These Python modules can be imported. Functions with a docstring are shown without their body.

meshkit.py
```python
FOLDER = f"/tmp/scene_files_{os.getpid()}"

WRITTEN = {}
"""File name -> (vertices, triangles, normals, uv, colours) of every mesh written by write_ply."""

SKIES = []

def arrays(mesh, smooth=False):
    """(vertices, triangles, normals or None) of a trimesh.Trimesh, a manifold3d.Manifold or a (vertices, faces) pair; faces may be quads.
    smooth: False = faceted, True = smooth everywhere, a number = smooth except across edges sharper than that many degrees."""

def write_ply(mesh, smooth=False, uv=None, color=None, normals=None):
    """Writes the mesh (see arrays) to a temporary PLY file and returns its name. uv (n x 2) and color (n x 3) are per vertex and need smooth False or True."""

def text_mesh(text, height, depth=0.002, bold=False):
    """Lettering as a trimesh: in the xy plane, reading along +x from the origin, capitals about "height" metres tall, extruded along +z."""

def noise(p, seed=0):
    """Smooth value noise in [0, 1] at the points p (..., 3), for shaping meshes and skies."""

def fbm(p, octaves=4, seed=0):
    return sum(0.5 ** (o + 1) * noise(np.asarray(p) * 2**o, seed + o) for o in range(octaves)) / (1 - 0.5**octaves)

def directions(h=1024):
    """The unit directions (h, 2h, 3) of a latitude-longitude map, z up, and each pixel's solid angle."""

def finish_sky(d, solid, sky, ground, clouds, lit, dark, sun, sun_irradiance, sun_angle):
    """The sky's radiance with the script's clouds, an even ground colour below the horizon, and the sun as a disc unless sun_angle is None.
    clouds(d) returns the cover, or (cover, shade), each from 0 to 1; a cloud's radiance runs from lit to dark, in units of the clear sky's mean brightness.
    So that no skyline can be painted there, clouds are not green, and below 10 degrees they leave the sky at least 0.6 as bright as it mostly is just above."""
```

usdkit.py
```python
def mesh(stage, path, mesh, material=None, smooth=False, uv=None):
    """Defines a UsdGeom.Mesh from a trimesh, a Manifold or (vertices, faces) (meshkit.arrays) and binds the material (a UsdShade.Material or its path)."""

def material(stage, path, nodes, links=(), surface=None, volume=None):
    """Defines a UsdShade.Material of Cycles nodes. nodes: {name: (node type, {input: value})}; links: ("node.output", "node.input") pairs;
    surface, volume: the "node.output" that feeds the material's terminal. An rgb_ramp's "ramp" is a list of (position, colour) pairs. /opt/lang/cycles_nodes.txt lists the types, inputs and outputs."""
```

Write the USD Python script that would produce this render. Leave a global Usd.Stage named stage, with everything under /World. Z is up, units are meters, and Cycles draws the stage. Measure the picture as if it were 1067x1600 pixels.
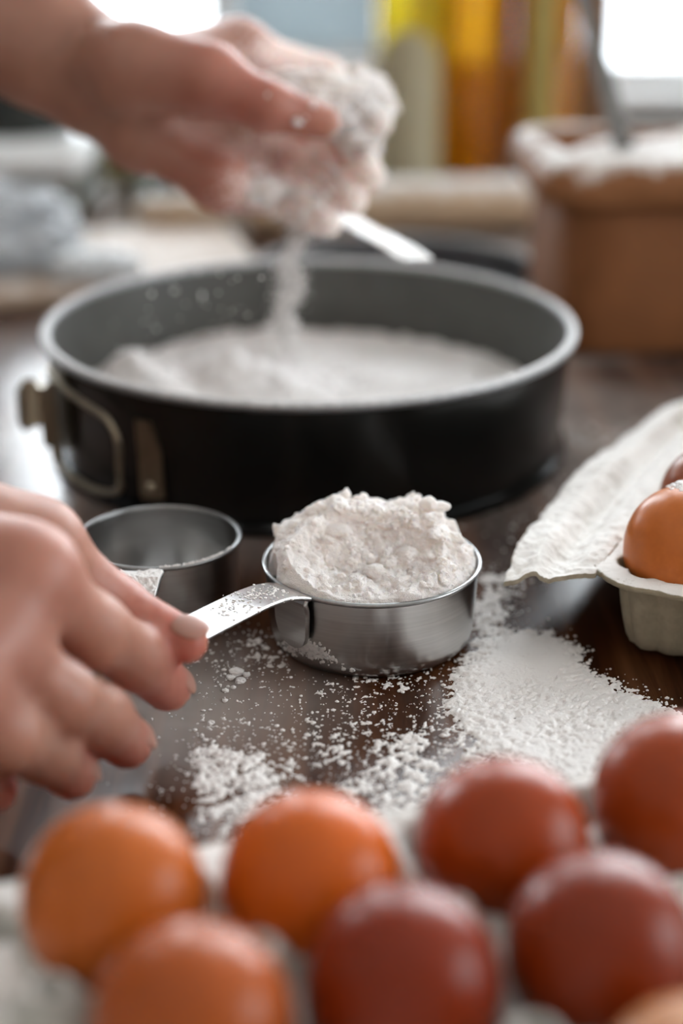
import math
import numpy as np
import trimesh
import usdkit
from meshkit import noise, fbm
from pxr import Usd, UsdGeom, UsdLux, Gf, Sdf, Vt

stage = Usd.Stage.CreateInMemory()
UsdGeom.SetStageUpAxis(stage, 'Z')
UsdGeom.SetStageMetersPerUnit(stage, 1.0)
world = UsdGeom.Xform.Define(stage, '/World')
UsdGeom.Scope.Define(stage, '/World/Looks')

# ------------------------------------------------------------------ camera, light, exposure
# the table top is z = 0; the floor is 0.75 m below it
F_PX, PITCH, EYE = 2648.2, 0.3833, 0.2845
cam = UsdGeom.Camera.Define(stage, '/World/camera')
cam.AddTranslateOp().Set(Gf.Vec3d(0, 0, EYE))
cam.AddRotateXOp().Set(90 - math.degrees(PITCH))
cam.CreateHorizontalApertureAttr(24.0)
cam.CreateVerticalApertureAttr(36.0)
cam.CreateFocalLengthAttr(F_PX / 1067 * 24.0)
cam.CreateFStopAttr(3.1)
cam.CreateFocusDistanceAttr(0.598)
cam.CreateClippingRangeAttr(Gf.Vec2f(0.02, 200))
cam.CreateExposureAttr(1.14)

WALL_Y = 1.70
dome = UsdLux.DomeLight.Define(stage, '/World/sky')
dome.CreateIntensityAttr(0.9)
dome.CreateColorAttr(Gf.Vec3f(0.86, 0.93, 1.0))


def window_light(name, x0, x1, z0, z1, power, col):
    l = UsdLux.RectLight.Define(stage, '/World/' + name)
    l.CreateWidthAttr(x1 - x0)
    l.CreateHeightAttr(z1 - z0)
    l.CreateIntensityAttr(power)
    l.CreateColorAttr(Gf.Vec3f(*col))
    l.AddTranslateOp().Set(Gf.Vec3d((x0 + x1) / 2, WALL_Y + 0.10, (z0 + z1) / 2))
    l.AddRotateXOp().Set(-90)


window_light('daylight_left', -0.36, -0.13, 0.07, 0.97, 5.5, (0.92, 0.96, 1.0))
window_light('daylight_far_left', -2.00, -0.63, 0.07, 1.65, 5.0, (0.92, 0.96, 1.0))
window_light('daylight_middle', -0.105, 0.040, 0.07, 1.65, 2.2, (0.96, 0.98, 1.0))
window_light('daylight_right', 0.065, 2.10, 0.07, 1.65, 5.0, (0.92, 0.96, 1.0))
# daylight through the window in the right wall
side = UsdLux.RectLight.Define(stage, '/World/daylight_side')
side.CreateWidthAttr(1.5)
side.CreateHeightAttr(1.4)
side.CreateIntensityAttr(1.3)
side.CreateColorAttr(Gf.Vec3f(1.0, 0.97, 0.93))
side.AddTranslateOp().Set(Gf.Vec3d(2.49, 0.35, 0.80))
side.AddRotateZOp().Set(-90)
side.AddRotateXOp().Set(-90)

# ------------------------------------------------------------------ helpers
used, origin = {}, {}


def numbered(name, parent='/World'):
    k = used.get((parent, name), 0)
    used[(parent, name)] = k + 1
    return f'{parent}/{name}' if k == 0 else f'{parent}/{name}_{k:03d}'


def keys(prim, label=None, cat=None, group=None, kind=None):
    for k, v in (('label', label), ('category', cat), ('group', group), ('kind', kind)):
        if v:
            prim.SetCustomDataByKey(k, v)
    return prim


def thing(name, label, cat, loc=(0, 0, 0), group=None, kind=None):
    path = numbered(name)
    x = UsdGeom.Xform.Define(stage, path)
    x.AddTranslateOp().Set(Gf.Vec3d(*map(float, loc)))
    origin[path] = np.array(loc, float)
    keys(x.GetPrim(), label, cat, group, kind)
    return path


def arr(m):
    if hasattr(m, 'vertices'):
        return np.array(m.vertices, float), np.array(m.faces, int)
    v, f = np.asarray(m[0], float), np.asarray(m[1], int)
    if f.shape[1] == 4:
        f = np.vstack([f[:, [0, 1, 2]], f[:, [0, 2, 3]]])
    return v, f


def join(*ms):
    V, Fs, n = [], [], 0
    for m in ms:
        v, f = arr(m)
        V.append(v)
        Fs.append(f + n)
        n += len(v)
    return np.vstack(V), np.vstack(Fs)


def part(name, m, mat, parent, smooth=35, label=None, kind=None, vcol=None):
    path = numbered(name, parent)
    v, f = arr(m)
    o = origin[parent]
    p = usdkit.mesh(stage, path, (v - o, f), mat, smooth=True if vcol is not None else smooth)
    origin[path] = o
    if vcol:
        for k, a in vcol.items():
            pv = UsdGeom.PrimvarsAPI(p).CreatePrimvar(k, Sdf.ValueTypeNames.FloatArray, 'vertex')
            pv.Set(Vt.FloatArray.FromNumpy(np.asarray(a, np.float32)))
    keys(p.GetPrim(), label, None, None, kind)
    return path


def single(name, m, mat, label, cat, group=None, kind=None, smooth=35, base=None):
    """A thing that is one mesh, its origin at its base."""
    path = numbered(name)
    v, f = arr(m)
    o = np.array(base, float) if base is not None else np.array([*(v.min(0)[:2] + v.max(0)[:2]) / 2, v[:, 2].min()])
    p = usdkit.mesh(stage, path, (v - o, f), mat, smooth=smooth)
    UsdGeom.Xformable(p).AddTranslateOp().Set(Gf.Vec3d(*map(float, o)))
    keys(p.GetPrim(), label, cat, group, kind)
    origin[path] = o
    return path


def struct(name, m, mat, smooth=35):
    path = numbered(name)
    v, f = arr(m)
    p = usdkit.mesh(stage, path, (v, f), mat, smooth=smooth)
    keys(p.GetPrim(), kind='structure')
    origin[path] = np.zeros(3)
    return path


def box(x0, x1, y0, y1, z0, z1, bev=0.0):
    if bev <= 0:
        m = trimesh.creation.box([x1 - x0, y1 - y0, z1 - z0])
        m.apply_translation([(x0 + x1) / 2, (y0 + y1) / 2, (z0 + z1) / 2])
        return arr(m)
    pts = []
    for x in (x0, x1):
        for y in (y0, y1):
            for z in (z0, z1):
                sx, sy, sz = (1 if x == x0 else -1), (1 if y == y0 else -1), (1 if z == z0 else -1)
                pts += [(x, y + sy * bev, z + sz * bev), (x + sx * bev, y, z + sz * bev), (x + sx * bev, y + sy * bev, z)]
    return arr(trimesh.convex.convex_hull(np.array(pts)))


def lathe(profile, n=96, center=(0, 0, 0), closed=True, a0=0.0, a1=2 * math.pi):
    pr = np.array(profile, float)
    full = abs(a1 - a0 - 2 * math.pi) < 1e-6
    ang = np.linspace(a0, a1, n, endpoint=not full)
    k = len(pr)
    v = np.stack([np.cos(ang)[:, None] * pr[None, :, 0], np.sin(ang)[:, None] * pr[None, :, 0], np.broadcast_to(pr[:, 1], (n, k))], -1).reshape(-1, 3)
    f = []
    for i in range(n if full else n - 1):
        a, b = i * k, ((i + 1) % n) * k
        for j in range(k if closed else k - 1):
            q = (j + 1) % k
            f += [(a + j, b + j, b + q), (a + j, b + q, a + q)]
    return v + np.array(center), np.array(f)


def ring_profile(cx, cz, r, n=14):
    t = np.linspace(0, 2 * math.pi, n, endpoint=False)
    return [(cx + r * math.cos(a), cz + r * math.sin(a)) for a in t]


def norm(v):
    v = np.asarray(v, float)
    return v / max(np.linalg.norm(v), 1e-12)


def tube(pts, r, n=10, cap=True):
    pts = np.array(pts, float)
    r = np.broadcast_to(np.asarray(r, float), (len(pts),))
    T = np.gradient(pts, axis=0)
    T /= np.linalg.norm(T, axis=1, keepdims=True)
    ref = np.array([0, 0, 1.0]) if abs(T[0][2]) < 0.9 else np.array([1.0, 0, 0])
    V = []
    t = np.linspace(0, 2 * math.pi, n, endpoint=False)
    for i in range(len(pts)):
        u = norm(np.cross(T[i], ref))
        w = np.cross(T[i], u)
        ref = -np.cross(T[i], u) if False else ref
        V.append(pts[i] + r[i] * (np.cos(t)[:, None] * u + np.sin(t)[:, None] * w))
    V = np.vstack(V)
    f = []
    for i in range(len(pts) - 1):
        for j in range(n):
            a, b, c, d = i * n + j, i * n + (j + 1) % n, (i + 1) * n + (j + 1) % n, (i + 1) * n + j
            f += [(a, b, c), (a, c, d)]
    if cap:
        V = np.vstack([V, pts[0], pts[-1]])
        m = len(V) - 2
        e = (len(pts) - 1) * n
        for j in range(n):
            f += [(m, (j + 1) % n, j), (m + 1, e + j, e + (j + 1) % n)]
    return V, np.array(f)


def smooth_path(pts, n=40):
    from scipy.interpolate import CubicSpline
    pts = np.array(pts, float)
    d = np.r_[0, np.cumsum(np.linalg.norm(np.diff(pts, axis=0), axis=1))]
    return CubicSpline(d, pts)(np.linspace(0, d[-1], n))


def strip(path, side, width, thick, n_w=6, round_end=None):
    """A metal strip swept along a path: side = width direction (one, or one per point)."""
    path = np.array(path, float)
    n = len(path)
    S = np.broadcast_to(np.asarray(side, float), (n, 3))
    S = S / np.linalg.norm(S, axis=1, keepdims=True)
    W = np.broadcast_to(np.asarray(width, float), (n,))
    T = np.gradient(path, axis=0)
    N = np.cross(T, S)
    N /= np.linalg.norm(N, axis=1, keepdims=True)
    c = 0.25 * thick
    prof = [(-.5, -.5 + .3), (-.5, .5 - .3), (-.5 + c / .02, .5), (.5 - c / .02, .5), (.5, .2), (.5, -.2), (.5 - c / .02, -.5), (-.5 + c / .02, -.5)]
    k = len(prof)
    V = np.zeros((n, k, 3))
    for j, (a, b) in enumerate(prof):
        V[:, j] = path + S * (a * W)[:, None] + N * (b * thick)
    f = []
    for i in range(n - 1):
        for j in range(k):
            a, b, cc, d = i * k + j, i * k + (j + 1) % k, (i + 1) * k + (j + 1) % k, (i + 1) * k + j
            f += [(a, b, cc), (a, cc, d)]
    for j in range(1, k - 1):
        f += [(0, j + 1, j), ((n - 1) * k, (n - 1) * k + j, (n - 1) * k + j + 1)]
    return V.reshape(-1, 3), np.array(f)


def grid_faces(n, m, keep=None):
    i, j = np.meshgrid(np.arange(n - 1), np.arange(m - 1), indexing='ij')
    a = i * m + j
    q = np.stack([a, a + m, a + m + 1, a + 1], -1)
    if keep is not None:
        q = q[keep]
    q = q.reshape(-1, 4)
    return np.vstack([q[:, [0, 1, 2]], q[:, [0, 2, 3]]])


def compact(v, f):
    u, inv = np.unique(f, return_inverse=True)
    return v[u], inv.reshape(f.shape)


def blob(center, r, seed, rough=0.25, sub=1, squash=(1, 1, 1)):
    m = trimesh.creation.icosphere(sub)
    v = np.array(m.vertices)
    v = v * (1 + rough * (fbm(v * 1.7 + seed * 7.13, 3, seed) - 0.5)[:, None] * 2) * np.array(squash)
    return v * r + np.array(center), np.array(m.faces)


def many_blobs(C, R, seed, sub=0, squash_z=1.0):
    """Small uneven grains at the points C with the radii R, joined into one mesh."""
    rng = np.random.default_rng(seed)
    m = trimesh.creation.icosahedron() if sub == 0 else trimesh.creation.icosphere(sub)
    v0, f0 = np.array(m.vertices), np.array(m.faces)
    v0 = v0 / np.linalg.norm(v0, axis=1, keepdims=True)
    n = len(C)
    s = rng.uniform(0.6, 1.3, (n, 1, 3)) * rng.uniform(0.75, 1.2, (n, len(v0), 1))
    s[:, :, 2] *= squash_z
    V = (C[:, None, :] + R[:, None, None] * v0[None] * s).reshape(-1, 3)
    Fs = (f0[None] + (np.arange(n) * len(v0))[:, None, None]).reshape(-1, 3)
    return V, Fs


def heightfield_disc(cx, cy, R, nr, na, fn):
    """A disc of z = fn(x, y), dense enough for lumps; x, y local to the centre."""
    n = nr
    g = np.linspace(-1, 1, n)
    X, Y = np.meshgrid(g, g, indexing='ij')
    m = np.maximum(abs(X), abs(Y))
    h = np.hypot(X, Y)
    s = np.where(h > 0, m / np.maximum(h, 1e-9), 1)
    X, Y = X * s * R, Y * s * R                     # square grid mapped onto the disc
    Z = fn(X, Y)
    return np.stack([X + cx, Y + cy, Z], -1).reshape(-1, 3), grid_faces(n, n)


# ---- soft body shapes: a distance field of tapered bones, meshed with surface nets
def surface_nets(D, org, h):
    ins = D < 0
    n = np.array(D.shape)
    cnt = np.zeros(n - 1, np.uint8)
    for a in (0, 1):
        for b in (0, 1):
            for c in (0, 1):
                cnt += ins[a:n[0] - 1 + a, b:n[1] - 1 + b, c:n[2] - 1 + c]
    act = (cnt > 0) & (cnt < 8)
    idx = np.argwhere(act)
    ids = np.full(n - 1, -1, np.int64)
    ids[act] = np.arange(len(idx))
    acc, num = np.zeros((len(idx), 3)), np.zeros(len(idx))
    corners = [np.array(c) for c in np.ndindex(2, 2, 2)]
    for A in corners:
        for ax in range(3):
            if A[ax] == 0:
                B = A.copy()
                B[ax] = 1
                da = D[tuple((idx + A).T)]
                db = D[tuple((idx + B).T)]
                x = (da < 0) != (db < 0)
                t = np.where(x, da / np.where(x, da - db, 1), 0)
                p = A + t[:, None] * (B - A)
                acc[x] += p[x]
                num[x] += 1
    V = (idx + acc / num[:, None]) * h + org
    Fs = []
    for ax in range(3):
        o1, o2 = (ax + 1) % 3, (ax + 2) % 3
        lo = [slice(None)] * 3
        hi = [slice(None)] * 3
        lo[ax], hi[ax] = slice(0, -1), slice(1, None)
        s0, s1 = ins[tuple(lo)], ins[tuple(hi)]
        e = np.argwhere(s0 != s1)
        e = e[(e[:, o1] > 0) & (e[:, o2] > 0) & (e[:, o1] < n[o1] - 1) & (e[:, o2] < n[o2] - 1)]
        d1, d2 = np.eye(3, dtype=int)[o1], np.eye(3, dtype=int)[o2]
        q = np.stack([ids[tuple((e - d1 - d2).T)], ids[tuple((e - d2).T)], ids[tuple(e.T)], ids[tuple((e - d1).T)]], 1)
        flip = ~s0[tuple(e.T)]
        q[flip] = q[flip][:, ::-1]
        Fs.append(q)
    q = np.vstack(Fs)
    return V, np.vstack([q[:, [0, 1, 2]], q[:, [0, 2, 3]]])


class Field:
    def __init__(self, lo, hi, h):
        self.lo, self.h = np.array(lo, float), h
        self.n = np.ceil((np.array(hi) - self.lo) / h).astype(int) + 1
        self.ax = [self.lo[i] + h * np.arange(self.n[i]) for i in range(3)]

    def blank(self):
        return np.full(self.n, 1.0, np.float32)

    def bone(self, D, a, b, ra, rb, k):
        a, b = np.asarray(a, float), np.asarray(b, float)
        pad = max(ra, rb) + 0.03
        i0 = np.clip(((np.minimum(a, b) - pad - self.lo) / self.h).astype(int), 0, self.n - 1)
        i1 = np.clip(((np.maximum(a, b) + pad - self.lo) / self.h).astype(int) + 2, 1, self.n)
        if (i1 <= i0).any():
            return
        X = np.stack(np.meshgrid(*[self.ax[i][i0[i]:i1[i]] for i in range(3)], indexing='ij'), -1) - a
        ab = b - a
        t = np.clip((X @ ab) / max(ab @ ab, 1e-12), 0, 1)
        d = np.linalg.norm(X - t[..., None] * ab, axis=-1) - (ra + t * (rb - ra))
        sl = tuple(slice(i0[i], i1[i]) for i in range(3))
        D[sl] = self.smin(D[sl], d.astype(np.float32), k)

    @staticmethod
    def smin(a, b, k):
        h = np.maximum(k - np.abs(a - b), 0) / k
        return np.minimum(a, b) - h * h * k * 0.25

    def chain(self, D, pts, rad, k):
        for i in range(len(pts) - 1):
            self.bone(D, pts[i], pts[i + 1], rad[i], rad[i + 1], k)


# ---- a ray of the photograph's lens, to read positions in metres off it
_c, _s = math.cos(PITCH), math.sin(PITCH)


def P(px, py, z=None, d=None):
    a, u = (px - 533.5) / F_PX, (800 - py) / F_PX
    D = np.array([a, _c + u * _s, -_s + u * _c])
    t = d if d is not None else (z - EYE) / D[2]
    return D * t + np.array([0, 0, EYE])


# ------------------------------------------------------------------ materials
L = '/World/Looks/'


def mat(name, color, rough=0.5, metallic=0.0, scale=None, amount=0.3, second=None, bump=0.0, bump_scale=None, stretch=(1, 1, 1), rot=(0, 0, 0), extra=None, dust=None, dust_col=(0.80, 0.77, 0.74)):
    """Principled, with an optional noise between two colours, a noise bump and a dusting of flour on upward faces."""
    nodes = {'p': ('principled_bsdf', dict(base_color=color, roughness=rough, metallic=metallic, **(extra or {}))), 'g': ('geometry', {})}
    links = []
    src = None
    if scale:
        nodes['m'] = ('mapping', {'scale': stretch, 'rotation': rot})
        nodes['n'] = ('noise_texture', {'scale': scale, 'detail': 5.0, 'roughness': 0.6})
        sec = second or tuple(c * (1 - amount) for c in color)
        nodes['r'] = ('rgb_ramp', {'ramp': [(0.3, sec), (0.7, color)]})
        links += [('g.position', 'm.vector'), ('m.vector', 'n.vector'), ('n.fac', 'r.fac')]
        src = 'r.color'
    if dust:
        lo, hi, dscale = dust
        nodes['dn'] = ('noise_texture', {'scale': dscale, 'detail': 6.0, 'roughness': 0.7})
        nodes['sx'] = ('separate_xyz', {})
        nodes['ma'] = ('math', {'math_type': 'multiply_add', 'value2': 0.55})
        nodes['mr'] = ('map_range', {'from_min': lo, 'from_max': hi, 'to_min': 0.0, 'to_max': 1.0, 'clamp': True})
        nodes['dm'] = ('mix_color', {'blend_type': 'mix', 'a': color, 'b': dust_col})
        nodes['rm'] = ('map_range', {'from_min': 0.0, 'from_max': 1.0, 'to_min': rough, 'to_max': 0.9})
        nodes['mm'] = ('map_range', {'from_min': 0.0, 'from_max': 1.0, 'to_min': metallic, 'to_max': 0.0})
        links += [('g.position', 'dn.vector'), ('g.normal', 'sx.vector'), ('sx.z', 'ma.value1'), ('dn.fac', 'ma.value3'), ('ma.value', 'mr.value'),
                  ('mr.result', 'dm.fac'), ('mr.result', 'rm.value'), ('rm.result', 'p.roughness'), ('mr.result', 'mm.value'), ('mm.result', 'p.metallic')]
        if src:
            links.append((src, 'dm.a'))
        src = 'dm.result'
    if src:
        links.append((src, 'p.base_color'))
    if bump:
        nodes['bn'] = ('noise_texture', {'scale': bump_scale or 200.0, 'detail': 4.0})
        nodes['bp'] = ('bump', {'strength': 1.0, 'distance': bump})
        links += [('g.position', 'bn.vector'), ('bn.fac', 'bp.height'), ('bp.normal', 'p.normal')]
    return usdkit.material(stage, L + name, nodes, links, surface='p.BSDF')


M = {}
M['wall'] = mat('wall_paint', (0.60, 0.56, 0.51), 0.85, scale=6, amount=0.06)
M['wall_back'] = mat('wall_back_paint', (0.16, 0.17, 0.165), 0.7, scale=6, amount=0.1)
M['ceiling'] = mat('ceiling_paint', (0.80, 0.77, 0.73), 0.9, scale=4, amount=0.04)
M['floor'] = mat('floor_boards', (0.26, 0.18, 0.12), 0.5, scale=5, amount=0.4, stretch=(1, 12, 1))
M['white_enamel'] = mat('white_enamel', (0.85, 0.86, 0.86), 0.35, scale=10, amount=0.03)
M['white_paint'] = mat('white_paint', (0.62, 0.64, 0.65), 0.4, scale=10, amount=0.05)
M['steel'] = mat('steel', (0.56, 0.55, 0.54), 0.24, 1.0, scale=30, amount=0.18, stretch=(1, 1, 30), bump=0.000004, bump_scale=900)
M['steel_dust'] = mat('steel_floured', (0.60, 0.60, 0.60), 0.28, 1.0, dust=(0.86, 1.10, 160), bump=0.000006, bump_scale=700)
M['dull_steel'] = mat('dull_steel', (0.22, 0.21, 0.20), 0.5, 1.0, scale=60, amount=0.3)
M['steel_rim'] = mat('steel_lip', (0.36, 0.36, 0.36), 0.34, 1.0, scale=300, amount=0.25)
M['nonstick'] = mat('nonstick_black', (0.006, 0.006, 0.0054), 0.20, 0.0, scale=40, amount=0.3, bump=0.000006, bump_scale=600, extra={'specular_ior_level': 0.5})
M['nonstick_in'] = mat('nonstick_grey', (0.085, 0.085, 0.077), 0.45, 0.0, scale=60, amount=0.25)
M['tin_metal'] = mat('tin_metal', (0.16, 0.16, 0.17), 0.30, 0.7, scale=50, amount=0.3)
M['pan_rim'] = mat('pan_rim_floured', (0.30, 0.31, 0.32), 0.40, 0.6, dust=(0.55, 1.00, 260), dust_col=(0.66, 0.65, 0.65))
M['zinc'] = mat('zinc_plated', (0.42, 0.36, 0.27), 0.34, 1.0, scale=60, amount=0.35)
M['pulp'] = mat('pulp_beige', (0.34, 0.29, 0.205), 0.95, scale=260, amount=0.22, bump=0.0004, bump_scale=420, dust=(0.80, 0.98, 120))
M['pulp_floured'] = mat('pulp_floured', (0.40, 0.35, 0.265), 0.95, scale=260, amount=0.22, bump=0.0005, bump_scale=420, dust=(0.62, 0.86, 120))
M['pulp_grey'] = mat('pulp_grey', (0.46, 0.44, 0.40), 0.95, scale=260, amount=0.22, bump=0.0004, bump_scale=420, dust=(0.85, 1.10, 90))
M['flour'] = mat('flour', (0.83, 0.765, 0.735), 0.95, scale=90, amount=0.05, bump=0.0005, bump_scale=1700, extra={'subsurface_weight': 0.25, 'subsurface_radius': (1.0, 0.7, 0.5), 'subsurface_scale': 0.0015})
M['flour_plain'] = mat('flour_plain', (0.82, 0.785, 0.765), 0.95, bump=0.0004, bump_scale=1000)
M['light_wood'] = mat('light_wood', (0.52, 0.37, 0.24), 0.5, scale=14, amount=0.25, stretch=(1, 8, 8), dust=(0.70, 1.05, 60))
M['board_wood'] = mat('board_wood', (0.45, 0.33, 0.24), 0.55, scale=10, amount=0.25, stretch=(1, 10, 10), dust=(1.0, 1.3, 40))
M['dark_wood'] = mat('dark_wood', (0.20, 0.085, 0.022), 0.5, scale=10, amount=0.35, stretch=(8, 8, 1))
M['kraft'] = mat('kraft_paper', (0.22, 0.075, 0.018), 0.7, scale=40, amount=0.15, bump=0.0006, bump_scale=60)
M['kraft_rim'] = mat('kraft_rim', (0.24, 0.090, 0.026), 0.75, scale=40, amount=0.15, dust=(0.74, 1.02, 45))
M['paper_liner'] = mat('paper_liner', (0.62, 0.58, 0.47), 0.8, scale=40, amount=0.1)
M['label'] = usdkit.material(stage, L + 'label_paper', {'d': ('diffuse_bsdf', {'color': (0.62, 0.56, 0.40)}), 't': ('translucent_bsdf', {'color': (0.62, 0.56, 0.40)}), 'x': ('mix_closure', {'fac': 0.4})}, [('d.BSDF', 'x.closure1'), ('t.BSDF', 'x.closure2')], surface='x.closure')
M['label_strip'] = mat('label_strip', (0.44, 0.34, 0.10), 0.6, scale=70, amount=0.12)
M['red_paper'] = mat('red_foil', (0.35, 0.06, 0.02), 0.4)
M['oil'] = usdkit.material(stage, L + 'oil', {'p': ('principled_bsdf', {'base_color': (0.98, 0.52, 0.02), 'roughness': 0.02, 'transmission_weight': 1.0, 'ior': 1.36}), 't': ('translucent_bsdf', {'color': (1.0, 0.40, 0.006)}), 'd': ('diffuse_bsdf', {'color': (1.0, 0.40, 0.006)}), 'y': ('mix_closure', {'fac': 0.6}), 'x': ('mix_closure', {'fac': 0.8})}, [('t.BSDF', 'y.closure1'), ('d.BSDF', 'y.closure2'), ('p.BSDF', 'x.closure1'), ('y.closure', 'x.closure2')], surface='x.closure')
M['oil_yellow'] = usdkit.material(stage, L + 'oil_yellow', {'p': ('principled_bsdf', {'base_color': (0.98, 0.78, 0.03), 'roughness': 0.02, 'transmission_weight': 1.0, 'ior': 1.36}), 't': ('translucent_bsdf', {'color': (0.95, 0.66, 0.03)}), 'd': ('diffuse_bsdf', {'color': (0.95, 0.66, 0.03)}), 'y': ('mix_closure', {'fac': 0.6}), 'x': ('mix_closure', {'fac': 0.8})}, [('t.BSDF', 'y.closure1'), ('d.BSDF', 'y.closure2'), ('p.BSDF', 'x.closure1'), ('y.closure', 'x.closure2')], surface='x.closure')
M['glass'] = usdkit.material(stage, L + 'glass', {'p': ('principled_bsdf', {'base_color': (0.93, 0.96, 0.94), 'roughness': 0.02, 'transmission_weight': 1.0, 'ior': 1.45})}, [], surface='p.BSDF')
M['pane'] = usdkit.material(stage, L + 'window_glass', {'t': ('transparent_bsdf', {'color': (0.97, 0.98, 0.98)}), 'g': ('glossy_bsdf', {'roughness': 0.01}), 'f': ('fresnel', {}), 'x': ('mix_closure', {})},
                            [('f.fac', 'x.fac'), ('t.BSDF', 'x.closure1'), ('g.BSDF', 'x.closure2')], surface='x.closure')
M['blind'] = usdkit.material(stage, L + 'blind_fabric', {'d': ('diffuse_bsdf', {'color': (0.42, 0.48, 0.51)}), 't': ('translucent_bsdf', {'color': (0.42, 0.46, 0.475)}), 'x': ('mix_closure', {'fac': 0.6})},
                             [('d.BSDF', 'x.closure1'), ('t.BSDF', 'x.closure2')], surface='x.closure')
M['plastic_bag'] = usdkit.material(stage, L + 'milky_plastic', {'t': ('transparent_bsdf', {'color': (0.93, 0.95, 0.97)}), 'p': ('principled_bsdf', {'base_color': (0.62, 0.64, 0.66), 'roughness': 0.22}), 'x': ('mix_closure', {'fac': 0.62})},
                                   [('t.BSDF', 'x.closure1'), ('p.BSDF', 'x.closure2')], surface='x.closure')
M['grey_enamel'] = mat('grey_enamel', (0.20, 0.205, 0.185), 0.4, scale=8, amount=0.08)
M['dark_olive'] = mat('dark_olive', (0.018, 0.021, 0.017), 0.35, scale=30, amount=0.3)
M['olive'] = mat('olive_card', (0.25, 0.20, 0.07), 0.6, scale=30, amount=0.2)
M['shirt'] = mat('shirt_cloth', (0.06, 0.065, 0.075), 0.9, bump=0.0004, bump_scale=700)
M['trousers'] = mat('trouser_cloth', (0.05, 0.055, 0.075), 0.9, bump=0.0004, bump_scale=700)
M['shoe'] = mat('shoe_leather', (0.04, 0.03, 0.025), 0.5)
M['hair'] = mat('dark_hair', (0.05, 0.03, 0.02), 0.5, bump=0.001, bump_scale=120, stretch=(1, 1, 6))
M['nail'] = mat('nail', (0.33, 0.155, 0.115), 0.5, extra={'subsurface_weight': 0.2, 'subsurface_scale': 0.002})
M['handle_mark'] = mat('flour_film', (0.55, 0.53, 0.52), 0.8, scale=120, amount=0.15)

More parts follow.
